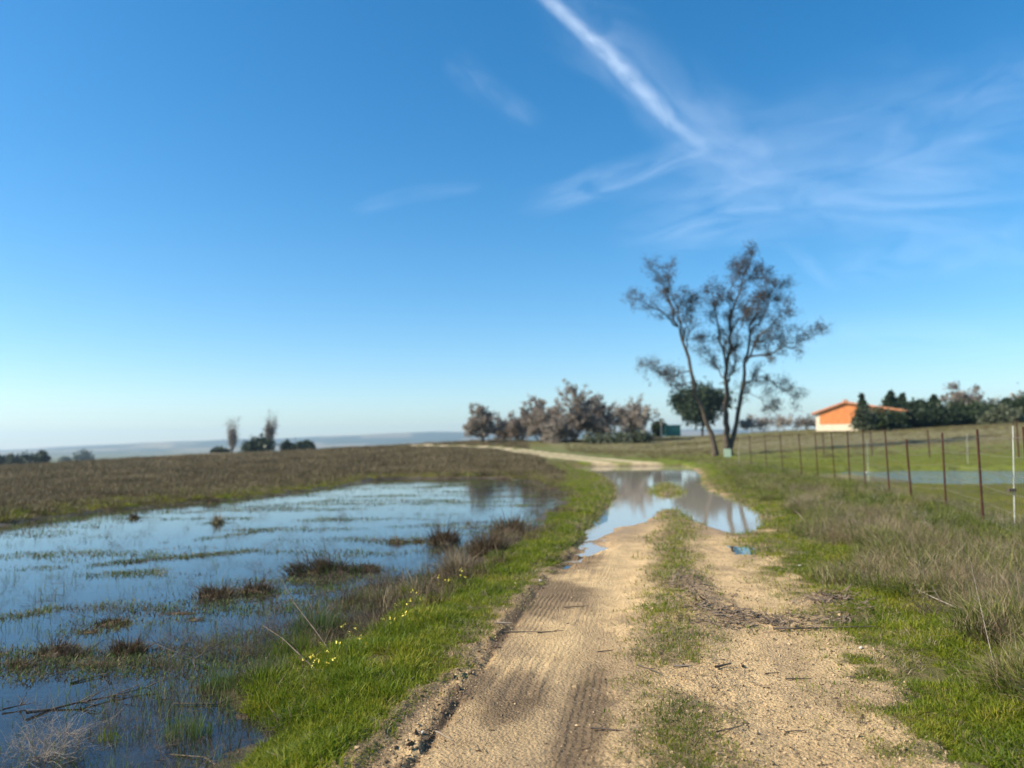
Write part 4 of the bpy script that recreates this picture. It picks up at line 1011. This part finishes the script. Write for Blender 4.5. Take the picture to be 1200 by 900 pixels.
for px, bp, tp, D, w_, lab, bl in [
    (566, 520, 475, 118, 50, 'dark bare tree at the left end of the grove', 2600), (590, 520, 484, 128, 30, 'small grey tree second from the left in the grove', 1300),
    (634, 522, 457, 116, 62, 'broad pale blossoming tree left of the grove middle', 3400), (607, 521, 480, 125, 34, 'low grey tree under the broad pale blossoming one', 1300),
    (672, 524, 452, 112, 66, 'tallest grey brown tree in the middle of the grove', 3600), (702, 524, 460, 118, 48, 'grey brown tree right of the tallest in the grove', 2400),
    (742, 518, 460, 112, 52, 'spreading grey tree at the right end of the grove', 2200), (655, 523, 490, 108, 50, 'low dark thicket tree at the foot of the grove', 1800)]:
    bare_tree(px, bp, tp, D, w_, lab, 'trees of the grove at the track bend', blos=int(bl * 4.6), nb=22, size=.075)
bare_tree(272, 533, 490, 230, 20, 'slim bare poplar far across the left field, left one of two', 'two bare poplars beyond the left field', m=M_BLOS, nb=14, blos=2200, size=.10, wisp=True, upright=.8)
bare_tree(315, 531, 484, 230, 26, 'fuller bare poplar far across the left field, right one of two', 'two bare poplars beyond the left field', m=M_BLOS, nb=16, blos=3000, size=.10, wisp=True, upright=.7)
bare_tree(1132, 502, 449, 190, 54, 'large pale bare tree rising behind the dark hedge', m=M_BLOS, nb=12, blos=3600, size=.20)
bare_tree(1192, 502, 462, 180, 40, 'pale bare tree behind the hedge at the right picture edge', m=M_BLOS, nb=10, blos=1800, size=.2)
for i, (px, w_, tp) in enumerate([(890, 40, 493), (918, 44, 490), (944, 36, 491), (874, 30, 496)]):
    bare_tree(px, 503, tp, 170, w_, ['low grey shrub tree behind the tall bare trees', 'low grey shrub tree in the middle of the distant hedge', 'low grey shrub tree just left of the orange house', 'low grey shrub tree seen behind the forked trunk'][i], 'low shrubs left of the house', blos=1000, size=.12, nb=8)

def leafy(name, px, base_py, top_py, D, wpx, shape, label, m=None, n=3200, group=None, trunk_h=.0, size=.13, cat='tree'):
    m = m or M_DKLEAF
    b = at_y(px, base_py, D); top = at_y(px, top_py, D); H = top.z - b.z; W = wpx * D / FPX / 2
    t = empty(name, (b.x, D, b.z), label, cat, group)
    # clumps in a volume, leaves in the clumps
    nc = 46; C_ = []
    for i in range(nc):
        while True:
            q = rng.uniform(-1, 1, 3)
            if shape == 'cone':
                zz = i / (nc - 1); q[2] = zz * 2 - 1; rr_ = (1 - zz) * .95 + .06; a = rng.uniform(0, 6.28); q[0] = math.cos(a) * rr_ * .7; q[1] = math.sin(a) * rr_ * .7
                break
            elif np.linalg.norm(q) < 1: break
        C_.append(q)
    C_ = np.array(C_); z0 = trunk_h * H
    cz = z0 + (C_[:, 2] + 1) / 2 * (H - z0) * .96; C3 = np.stack([C_[:, 0] * W * .85, C_[:, 1] * W * .85, cz], 1)
    cs_ = np.full(nc, min(W, H - z0) * .19) if shape != 'cone' else W * (.34 * (1 - (C_[:, 2] + 1) / 2) + .05)
    i = rng.integers(0, nc, n); c = C3[i] + rng.normal(0, 1, (n, 3)) * cs_[i][:, None]; c[:, 2] = np.maximum(c[:, 2], .05 + rng.random(n) * .3)
    a = rng.normal(0, size, (n, 3)); bb = rng.normal(0, size, (n, 3))
    V = np.stack([c - a, c - bb, c + a, c + bb], 1).reshape(-1, 3)
    obj('crown', mesh_np('crown', V, [np.arange(n * 4).reshape(-1, 4)], m), t)
    T = Tubes(); r = max(.05, H * .02); T.add([(0, 0, -.4), (.03 * W, 0, H * .3), (0, 0, H * .75)], [r * 1.3, r, r * .4], 6)
    for q in C3[:16]: T.add([(0, 0, max(q[2] * .55, H * .1)), tuple(q * .6 + np.array([0, 0, q[2] * .3])), tuple(q)], [r * .5, r * .3, r * .12], 3)
    obj('trunk', T.mesh('trunk', M_BARK), t)
    return t
leafy('stone_pine', 823, 513, 456, 165, 62, 'ball', 'round dark evergreen with thin stem seen between the bare trees', n=11000, trunk_h=.42, size=.20)
leafy('cypress', 1012, 503, 461, 96, 20, 'cone', 'slim pointed cypress in front of the orange house', n=2600, size=.11)
leafy('olive_bush', 1013, 505, 476, 92, 26, 'ball', 'grey green bush at the foot of the slim cypress', m=M_OLIVE, n=2600, cat='bush', size=.10)
for px, bp, tp, D, w_, sh, lab, m in [
    (1046, 503, 458, 128, 26, 'cone', 'dark conifer with double tip right behind the house', None), (1060, 503, 461, 130, 24, 'cone', 'dark conifer next to the double tipped one', None),
    (1036, 504, 484, 100, 40, 'ball', 'dark hedge clump under the house roof end', None), (1078, 503, 471, 118, 26, 'ball', 'dark rounded tree in the hedge with gap to its left', None),
    (1096, 503, 463, 120, 26, 'cone', 'taller pointed dark tree in the middle of the hedge', None), (1064, 504, 483, 104, 44, 'ball', 'low dark hedge clump behind the leaning post', None),
    (1100, 504, 480, 106, 44, 'ball', 'low dark hedge clump below the pointed dark tree', None), (1128, 503, 477, 110, 46, 'ball', 'dark hedge tree below the large pale bare tree', None),
    (1155, 503, 472, 114, 30, 'ball', 'dark hedge tree with rounded top left of the grey green bush', None), (1152, 503, 484, 106, 44, 'ball', 'low dark hedge clump at the tallest post', None),
    (1182, 503, 468, 112, 34, 'cone', 'dark tree near the right picture edge behind the hedge', None), (1205, 503, 466, 112, 44, 'ball', 'dark hedge tree cut by the right picture edge', None),
    (1175, 503, 479, 98, 30, 'ball', 'grey green rounded bush in front of the dark hedge', M_OLIVE), (1235, 503, 468, 112, 50, 'ball', 'dark hedge tree beyond the right picture edge', None)]:
    leafy('hedge_tree', px, bp, tp, D, w_ * 1.3, sh, lab, m=m or M_DKLEAF, n=7500, group='hedge behind the right field', size=.11)
for px, bp, tp, D, w_, lab, m in [
    (303, 533, 515, 215, 40, 'rounded green bush between and below the two bare poplars', M_DKLEAF), (338, 531, 519, 220, 18, 'small dark bush right of the bare poplars', M_DKLEAF),
    (358, 530, 518, 220, 22, 'small dark bush furthest right of the bare poplars', M_DKLEAF), (258, 533, 526, 215, 22, 'low dark bush left of the bare poplars', M_DKLEAF),
    (48, 552, 528, 260, 18, 'tallest dark tree of the far left clump', M_DKLEAF), (32, 552, 533, 260, 26, 'middle dark tree of the far left clump', M_DKLEAF),
    (14, 552, 532, 260, 18, 'olive toned tree of the far left clump', M_OLIVE), (0, 552, 535, 260, 18, 'dark tree cut by the left picture edge', M_DKLEAF), (-20, 552, 530, 260, 24, 'dark tree beyond the left picture edge', M_DKLEAF),
    (76, 546, 535, 700, 12, 'small hazy tree right of the far left clump', M_OLIVE), (98, 546, 529, 700, 20, 'hazy pale tree far off in the left valley', M_OLIVE)]:
    leafy('distant_tree', px, bp, tp, D, w_, 'ball', lab, m=m, n=1500, size=.28 if D < 500 else .6)
leafy('dark_hedge', 773, 512, 493, 116, 18, 'ball', 'dark clipped shrub left of the green container', n=2000, size=.1, cat='bush')
for px, w_ in ((702, 40), (728, 34), (752, 24)):
    leafy('low_bush', px, 524 - (px - 700) * .1, 507, 104, w_, 'ball', {702: 'dark low bush at the foot of the grove, left one of three', 728: 'dark low bush at the foot of the grove, middle one of three', 752: 'dark low bush at the foot of the grove, right one of three'}[px], m=M_OLIVE, n=1200, size=.1, cat='bush')
# boxes, container, sign, house
def box(x0, x1, y0, y1, z0, z1):
    V = [(x, y, z) for z in (z0, z1) for y in (y0, y1) for x in (x0, x1)]
    return np.array(V, float), np.array([[0, 2, 3, 1], [4, 5, 7, 6], [0, 1, 5, 4], [2, 6, 7, 3], [0, 4, 6, 2], [1, 3, 7, 5]])
def boxes(name, L, m):
    V = []; F = []; n = 0
    for b_ in L:
        v, f = box(*b_); V.append(v); F.append(f + n); n += 8
    return mesh_np(name, np.concatenate(V), [np.concatenate(F)], m)
D1 = 112; c = at_y(790, 511, D1)
M_TEAL = noise_mat('teal_paint', [(.3, (.035, .14, .12)), (.7, (.05, .19, .16))], 3, bump=0, rough=.5)
M_TAN = noise_mat('tan_plaster', [(.3, (.40, .33, .23)), (.7, (.48, .40, .28))], 3, bump=0)
t = empty('container', (c.x, D1, c.z), 'teal green container at the far edge of the brown field', 'container')
obj('body', boxes('body', [(-1.0, 1.0, 0, 2.2, 0, 1.55)], M_TEAL), t); obj('lid', boxes('lid', [(-1.08, 1.08, -.08, 2.28, 1.55, 1.68)], M_TEAL), t)
for i in range(5):
    obj('rib', boxes('rib', [(-.9 + i * .42, -.82 + i * .42, -.06, 0, .05, 1.5)], M_TEAL), t)
c = at_y(775, 508, 111); t = empty('marker_post', (c.x, 111, c.z), 'pale tan stub wall rising by the dark clipped shrub', 'post')
obj('shaft', boxes('shaft', [(-.15, .15, -.15, .15, -.6, 2.0)], M_TAN), t); obj('cap', boxes('cap', [(-.35, .35, -.2, .2, 2.0, 2.25)], M_TAN), t)
# small pale sign on its stake at the fence end
x, y = at(853, 543, .2); k = math.hypot(x, y) / FPX
t = empty('small_sign', (x, y, .15), 'small pale board on a stake at the foot of the forked tree', 'sign')
obj('stake', boxes('stake', [(-.03, .03, 0, .06, 0, 16 * k)], M_WIRE), t)
M_PALEG, *_ = mat('pale_board', (.55, .66, .45), .5)
obj('board', boxes('board', [(-4 * k, 4 * k, -.03, -.001, 8 * k, 17 * k)], M_PALEG), t)

def house():
    D = 104; b = at_y(1003, 505, D); k = D / FPX
    t = empty('farmhouse', (b.x, D, b.z), 'low farmhouse with cream plaster, orange brick gable and tiled roof', 'house', rz=R(-35))
    X0, X1, XA = -44 * k, 48 * k, -10 * k; ZE, ZA = 21.5 * k, 33 * k; dep = 9.0
    M_CREAM = noise_mat('cream_plaster', [(.3, (.60, .50, .36)), (.7, (.72, .62, .46))], 1.5, bump=.1)
    M_BRICK = noise_mat('orange_brick', [(.3, (.50, .17, .055)), (.7, (.62, .24, .085))], 2, bump=.3)
    M_TILE = noise_mat('roof_tile', [(.3, (.42, .15, .07)), (.7, (.58, .27, .14))], 3, bump=.2)
    # gable wall prism
    V = [(X0, 0, -.5), (X1, 0, -.5), (X1, 0, ZE), (XA, 0, ZA), (X0, 0, ZE), (X0, dep, -.5), (X1, dep, -.5), (X1, dep, ZE), (XA, dep, ZA), (X0, dep, ZE)]
    me = bpy.data.meshes.new('wall'); me.from_pydata(V, [], [(0, 1, 2, 3, 4), (9, 8, 7, 6, 5), (0, 4, 9, 5), (1, 6, 7, 2), (0, 5, 6, 1), (4, 3, 8, 9), (3, 2, 7, 8)]); me.materials.append(M_CREAM)
    w = obj('wall', me, t)
    # brick infill panel standing proud of the plaster
    a = X0 + 4.5 * k
    def zt(x): return (ZE + (ZA - ZE) * (x - X0) / (XA - X0) if x < XA else ZA + (ZE - ZA) * (x - XA) / (X1 - XA)) - .12
    xs = [a, XA, X1 - .6]; zb = 8.5 * k
    V = [(a, -.03, zb), (X1 - .6, -.03, zb), (X1 - .6, -.03, zt(X1 - .6)), (XA, -.03, zt(XA)), (a, -.03, zt(a))]
    V += [(p[0], -.001, p[2]) for p in V]
    me = bpy.data.meshes.new('brick_panel'); me.from_pydata(V, [], [(0, 1, 2, 3, 4), (0, 5, 6, 1), (1, 6, 7, 2), (2, 7, 8, 3), (3, 8, 9, 4), (4, 9, 5, 0)]); me.materials.append(M_BRICK)
    obj('brick_panel', me, w)
    obj('door', boxes('door', [(8 * k, 8 * k + 1.0, -.06, -.031, 0, 2.0)], M_BARK), t)
    f = obj('window', boxes('window', [(20 * k, 20 * k + 1.1, -.07, -.031, .95, 2.0)], M_WHITE), t)
    gm, *_ = mat('window_glass', (.03, .04, .05), .1, .5); obj('pane', boxes('pane', [(20 * k + .07, 20 * k + .52, -.075, -.0705, 1.0, 1.95), (20 * k + .58, 20 * k + 1.03, -.075, -.0705, 1.0, 1.95)], gm), f)
    # roof slopes with overhang, rows of tile ribs
    for (xa, za, xb, zb_) in ((X0 - .45, ZE - .12, XA, ZA + .02), (XA, ZA + .02, X1 + .5, ZE - .1)):
        n = 1; V = [(xa, -.4, za), (xb, -.4, zb_), (xb, dep + .4, zb_), (xa, dep + .4, za)]; V += [(p[0], p[1], p[2] + .16) for p in V]
        me = bpy.data.meshes.new('roof'); me.from_pydata(V, [], [(3, 2, 1, 0), (4, 5, 6, 7), (0, 1, 5, 4), (1, 2, 6, 5), (2, 3, 7, 6), (3, 0, 4, 7)]); me.materials.append(M_TILE)
        ro = obj('roof', me, t)
        T = Tubes()
        for i in range(36):
            yy = -.35 + i * (dep + .7) / 35; T.add([(xa, yy, za + .17), (xb, yy, zb_ + .17)], [.08, .08], 5)
        o = obj('tile_rows', T.mesh('tile_rows', M_TILE), ro); o['kind'] = 'stuff'
    T = Tubes(); T.add([(XA, -.42, ZA + .2), (XA, dep + .42, ZA + .2)], [.13, .13], 6); obj('ridge', T.mesh('ridge', M_TILE), t)
    ch = obj('chimney', boxes('chimney', [(XA - .25 - .6, XA + .25 - .6, 3, 3.5, ZA - .6, ZA + .55)], M_CREAM), t); obj('chimney_cap', boxes('chimney_cap', [(XA - .9, XA - .3, 2.95, 3.55, ZA + .55, ZA + .65)], M_TILE), ch)
house()

# ------------------------------------------------------------------ fences
FW = []
fence = empty('wire_fence', (FENCE_XY[1][0], FENCE_XY[1][1], 0), 'wire mesh fence on thin rusty posts along the right verge', 'fence')
ox, oy = FENCE_XY[1]
tops = []
for i, ((px, py, tx, ty), (x, y)) in enumerate(zip(FENCE, FENCE_XY)):
    # post leans in its own plane so that its head sits where the photo shows it
    top = at_y(tx, ty, y + rng.normal(0, .05)); lean = Vector((top.x - x, top.y - y, top.z))
    T = Tubes(); p0 = np.array([x - ox, y - oy, -.1]); p1 = np.array([top.x - ox, top.y - oy, top.z]); r = .019 if i % 3 else .023
    T.add([p0, (p0 + p1) / 2, p1], [r, r, r], 6)
    po = obj('post', T.mesh('post', M_POST), fence)
    tops.append((np.array([x - ox, y - oy, .1]), p1))
for i in range(len(tops) - 1):
    a0, a1 = tops[i]; b0, b1_ = tops[i + 1]
    hz = min(a1[2], b1_[2]) - .12
    L = math.dist(a0[:2], b0[:2]); T = Tubes(); nh = 7
    def pt(f, z):
        q = lerp(a0, b0, f); w = z / 1.6; q = q + (lerp(a1, b1_, f) - lerp(a0, b0, f)) * w * .98; return np.array([q[0], q[1], .1 + z * (lerp(a1[2], b1_[2], f) - .1) / 1.6 * .95])
    for j in range(nh):
        z = 1.55 * (j / (nh - 1)); T.add([pt(f, z) - np.array([0, 0, .02 * math.sin(f * 3.14)]) for f in (0, .33, .66, 1)], [.0030] * 4, 3)
    for j in range(1, int(L / .16)):
        f = j / int(L / .16); T.add([pt(f, 0), pt(f, 1.55)], [.0026] * 2, 3)
    obj('wire_panel', T.mesh('wire_panel', M_WIRE), fence)
# second fence deeper in the field
pts = [(1170, 538, 1166, 508), (1092, 534, 1089, 506), (1023, 535, 1020, 505), (968, 533, 966, 507), (1192, 531, 1189, 497)]
f2 = None
for i, (px, py, tx, ty) in enumerate([(966, 532, 964, 508), (1022, 534, 1020, 505), (1090, 536, 1087, 504), (1194, 536, 1191, 492)]):
    x, y, z = on(px, py)
    if f2 is None: f2 = empty('field_fence', (x, y, z), 'sparse wire fence of thin dark posts deeper in the field', 'fence'); o2 = (x, y, z); prev = None
    top = at_y(tx, ty, y); T = Tubes(); p0 = np.array([x - o2[0], y - o2[1], z - o2[2] - .2]); p1 = np.array([top.x - o2[0], top.y - o2[1], top.z - o2[2]])
    T.add([p0, p1], [.045, .04], 6); obj('post', T.mesh('post', M_POST), f2)
    if prev is not None:
        T = Tubes()
        for q in (.3, .6, .92): T.add([lerp(prev[0], prev[1], q), lerp(p0, p1, q)], [.006, .006], 3)
        obj('wire_strand', T.mesh('wire_strand', M_WIRE), f2)
    prev = (p0, p1)
# white electric fence stakes
for i, (px, py, tx, ty, r, lab) in enumerate([(1189, 628, 1187, 499, .008, 'nearest white plastic stake with a dark insulator at the right edge'), (1134, 548, 1133, 508, .009, 'white stake standing in the yellow green grass behind the fence'),
        (1018, 569, 1016, 516, .008, 'short white stake with a crosspiece behind the middle posts'), (866, 548, 865, 520, .009, 'pale thin stake at the far end of the fence')]):
    x, y = at(px, py, .1); top = at_y(tx, ty, y); t = empty('white_stake', (x, y, .08), lab, 'stake', 'pale stakes along the wire fence')
    T = Tubes(); T.add([(0, 0, -.05), (top.x - x, 0, top.z - .08)], [r, r], 6); obj('shaft', T.mesh('shaft', M_WHITE), t)
    if i in (0, 2):
        zc = (top.z - .08) * (.42 if i == 0 else .3); obj('insulator', boxes('insulator', [(-.06, .06, -.03, .03, zc - .025, zc + .025)], M_BARK if i == 0 else M_WHITE), t)

# ------------------------------------------------------------------ high thin clouds
def cloud_mat(name, dens, sx, sy, lo, hi, seed):
    m, n, l, b = mat(name)
    uv = N(n, 'ShaderNodeUVMap'); sp = N(n, 'ShaderNodeSeparateXYZ'); l.new(uv.outputs[0], sp.inputs[0])
    mp = N(n, 'ShaderNodeMapping'); mp.inputs['Scale'].default_value = (sx, sy, 1); mp.inputs['Location'].default_value = (seed, seed, 0); l.new(uv.outputs[0], mp.inputs[0])
    t = N(n, 'ShaderNodeTexNoise'); t.inputs['Scale'].default_value = 1; t.inputs['Detail'].default_value = 6; t.inputs['Distortion'].default_value = .8; l.new(mp.outputs[0], t.inputs['Vector'])
    mr = N(n, 'ShaderNodeMapRange', interpolation_type='SMOOTHSTEP'); mr.inputs[1].default_value = lo; mr.inputs[2].default_value = hi; l.new(t.outputs[0], mr.inputs[0])
    def bell(o, soft):                                   # 0 at both borders, 1 in the middle
        a = N(n, 'ShaderNodeMath', operation='SUBTRACT'); a.inputs[1].default_value = .5; l.new(o, a.inputs[0])
        c = N(n, 'ShaderNodeMath', operation='ABSOLUTE'); l.new(a.outputs[0], c.inputs[0])
        q = N(n, 'ShaderNodeMapRange', interpolation_type='SMOOTHSTEP'); q.inputs[1].default_value = .5; q.inputs[2].default_value = soft; l.new(c.outputs[0], q.inputs[0]); return q.outputs[0]
    bx_ = bell(sp.outputs[0], .25); by_ = bell(sp.outputs[1], .0)
    m1 = N(n, 'ShaderNodeMath', operation='MULTIPLY'); l.new(bx_, m1.inputs[0]); l.new(by_, m1.inputs[1])
    m2 = N(n, 'ShaderNodeMath', operation='MULTIPLY'); l.new(m1.outputs[0], m2.inputs[0]); l.new(mr.outputs[0], m2.inputs[1])
    m3 = N(n, 'ShaderNodeMath', operation='MULTIPLY'); m3.inputs[1].default_value = dens; l.new(m2.outputs[0], m3.inputs[0])
    df = N(n, 'ShaderNodeBsdfTranslucent'); df.inputs[0].default_value = (.86, .95, 1, 1)
    tr = N(n, 'ShaderNodeBsdfTransparent'); mx = N(n, 'ShaderNodeMixShader')
    l.new(m3.outputs[0], mx.inputs[0]); l.new(tr.outputs[0], mx.inputs[1]); l.new(df.outputs[0], mx.inputs[2]); l.new(mx.outputs[0], n['Material Output'].inputs[0])
    return m
def streak(name, pts, w, m, z, label=None, cat=None, kind=None):
    """a level ribbon of thin cloud; pts are seen directions, widths in photo pixels"""
    n = 40; p = np.array(pts, float); s = np.linspace(0, len(p) - 1, n)
    cx = np.interp(s, np.arange(len(p)), p[:, 0]); cy = np.interp(s, np.arange(len(p)), p[:, 1]); ww = np.interp(s, np.arange(len(p)), w)
    kern = np.hanning(17); kern /= kern.sum(); cx = np.convolve(np.pad(cx, 8, mode='reflect', reflect_type='odd'), kern, 'valid'); cy = np.convolve(np.pad(cy, 8, mode='reflect', reflect_type='odd'), kern, 'valid')
    dx, dy = np.gradient(cx), np.gradient(cy); L = np.hypot(dx, dy); nx, ny = -dy / L, dx / L
    V = []; 
    for i in range(n):
        for sgn in (-1, 1): q = at(cx[i] + sgn * nx[i] * ww[i] / 2, cy[i] + sgn * ny[i] * ww[i] / 2, z); V.append((q[0], q[1], z))
    F = np.array([[2 * i, 2 * i + 1, 2 * i + 3, 2 * i + 2] for i in range(n - 1)])
    me = mesh_np(name, V, [F], m); uv = me.uv_layers.new(name='UVMap'); data = []
    for f in F:
        for v in f: data += [(v // 2) / (n - 1), v % 2]
    uv.data.foreach_set('uv', data)
    return tag(obj(name, me), label, cat, None, kind)
CZ = 3000.
streak('contrail', [(520, -190), (590, -60), (640, 0), (690, 42), (742, 90), (785, 145), (850, 188)], [30, 28, 25, 27, 34, 28, 18], cloud_mat('contrail', .31, 14, 1.6, .0, .85, 3), CZ, 'narrow white vapour trail slanting down from the top of the sky', 'contrail')
WS = [([(590, -60), (690, 42), (785, 145), (860, 200)], [70, 60, 76, 60], .20, 8, 2), ([(860, 158), (790, 182), (700, 215), (590, 250)], [40, 44, 54, 40], .42, 5, 2), ([(640, -10), (730, 60), (860, 170), (960, 210)], [130, 130, 150, 140], .16, 7, 3),
      ([(690, 270), (850, 225), (1010, 205), (1300, 200)], [120, 150, 170, 190], .24, 7, 4), ([(760, 150), (900, 165), (1100, 120), (1300, 60)], [130, 190, 210, 220], .15, 6, 4),
      ([(520, 60), (570, 105), (640, 150)], [50, 52, 40], .22, 4, 2), ([(400, 250), (480, 228), (580, 215)], [26, 30, 26], .2, 5, 1.5), ([(910, 280), (950, 310), (990, 345)], [26, 30, 24], .22, 4, 1.5),
      ([(900, 400), (1000, 380), (1260, 400)], [50, 60, 70], .22, 6, 2), ([(950, 300), (1090, 280), (1300, 280)], [110, 120, 130], .14, 6, 3), ([(1100, 130), (1180, 90), (1300, 50)], [50, 60, 60], .2, 5, 2)]
for i, (p, w_, d_, sx, sy) in enumerate(WS):
    streak('cirrus_cloud', p, w_, cloud_mat('cirrus', d_ * (.66 if w_[0] > 90 else (.42 if i == 1 else .3)), sx * .7, sy * 1.3, .2, .85, 10 + i * 3), CZ + 40 * (i + 1), 'thin wisp of high cloud', None, 'stuff')

# ------------------------------------------------------------------ haze
v, f = box(-7300, 7300, -7300, 7300, -60, 190)
m = bpy.data.materials.new('haze'); m.use_nodes = True; n, l = m.node_tree.nodes, m.node_tree.links
n.remove(n['Principled BSDF']); pv = N(n, 'ShaderNodeVolumePrincipled'); pv.inputs['Color'].default_value = (.62, .84, 1, 1); pv.inputs['Density'].default_value = 1.7e-4; pv.inputs['Anisotropy'].default_value = .3
l.new(pv.outputs[0], n['Material Output'].inputs['Volume'])
tag(obj('haze', mesh_np('haze', v, [f], m)), kind='stuff', label='thin blue haze over the far land')
print('objects', len(sc.objects))
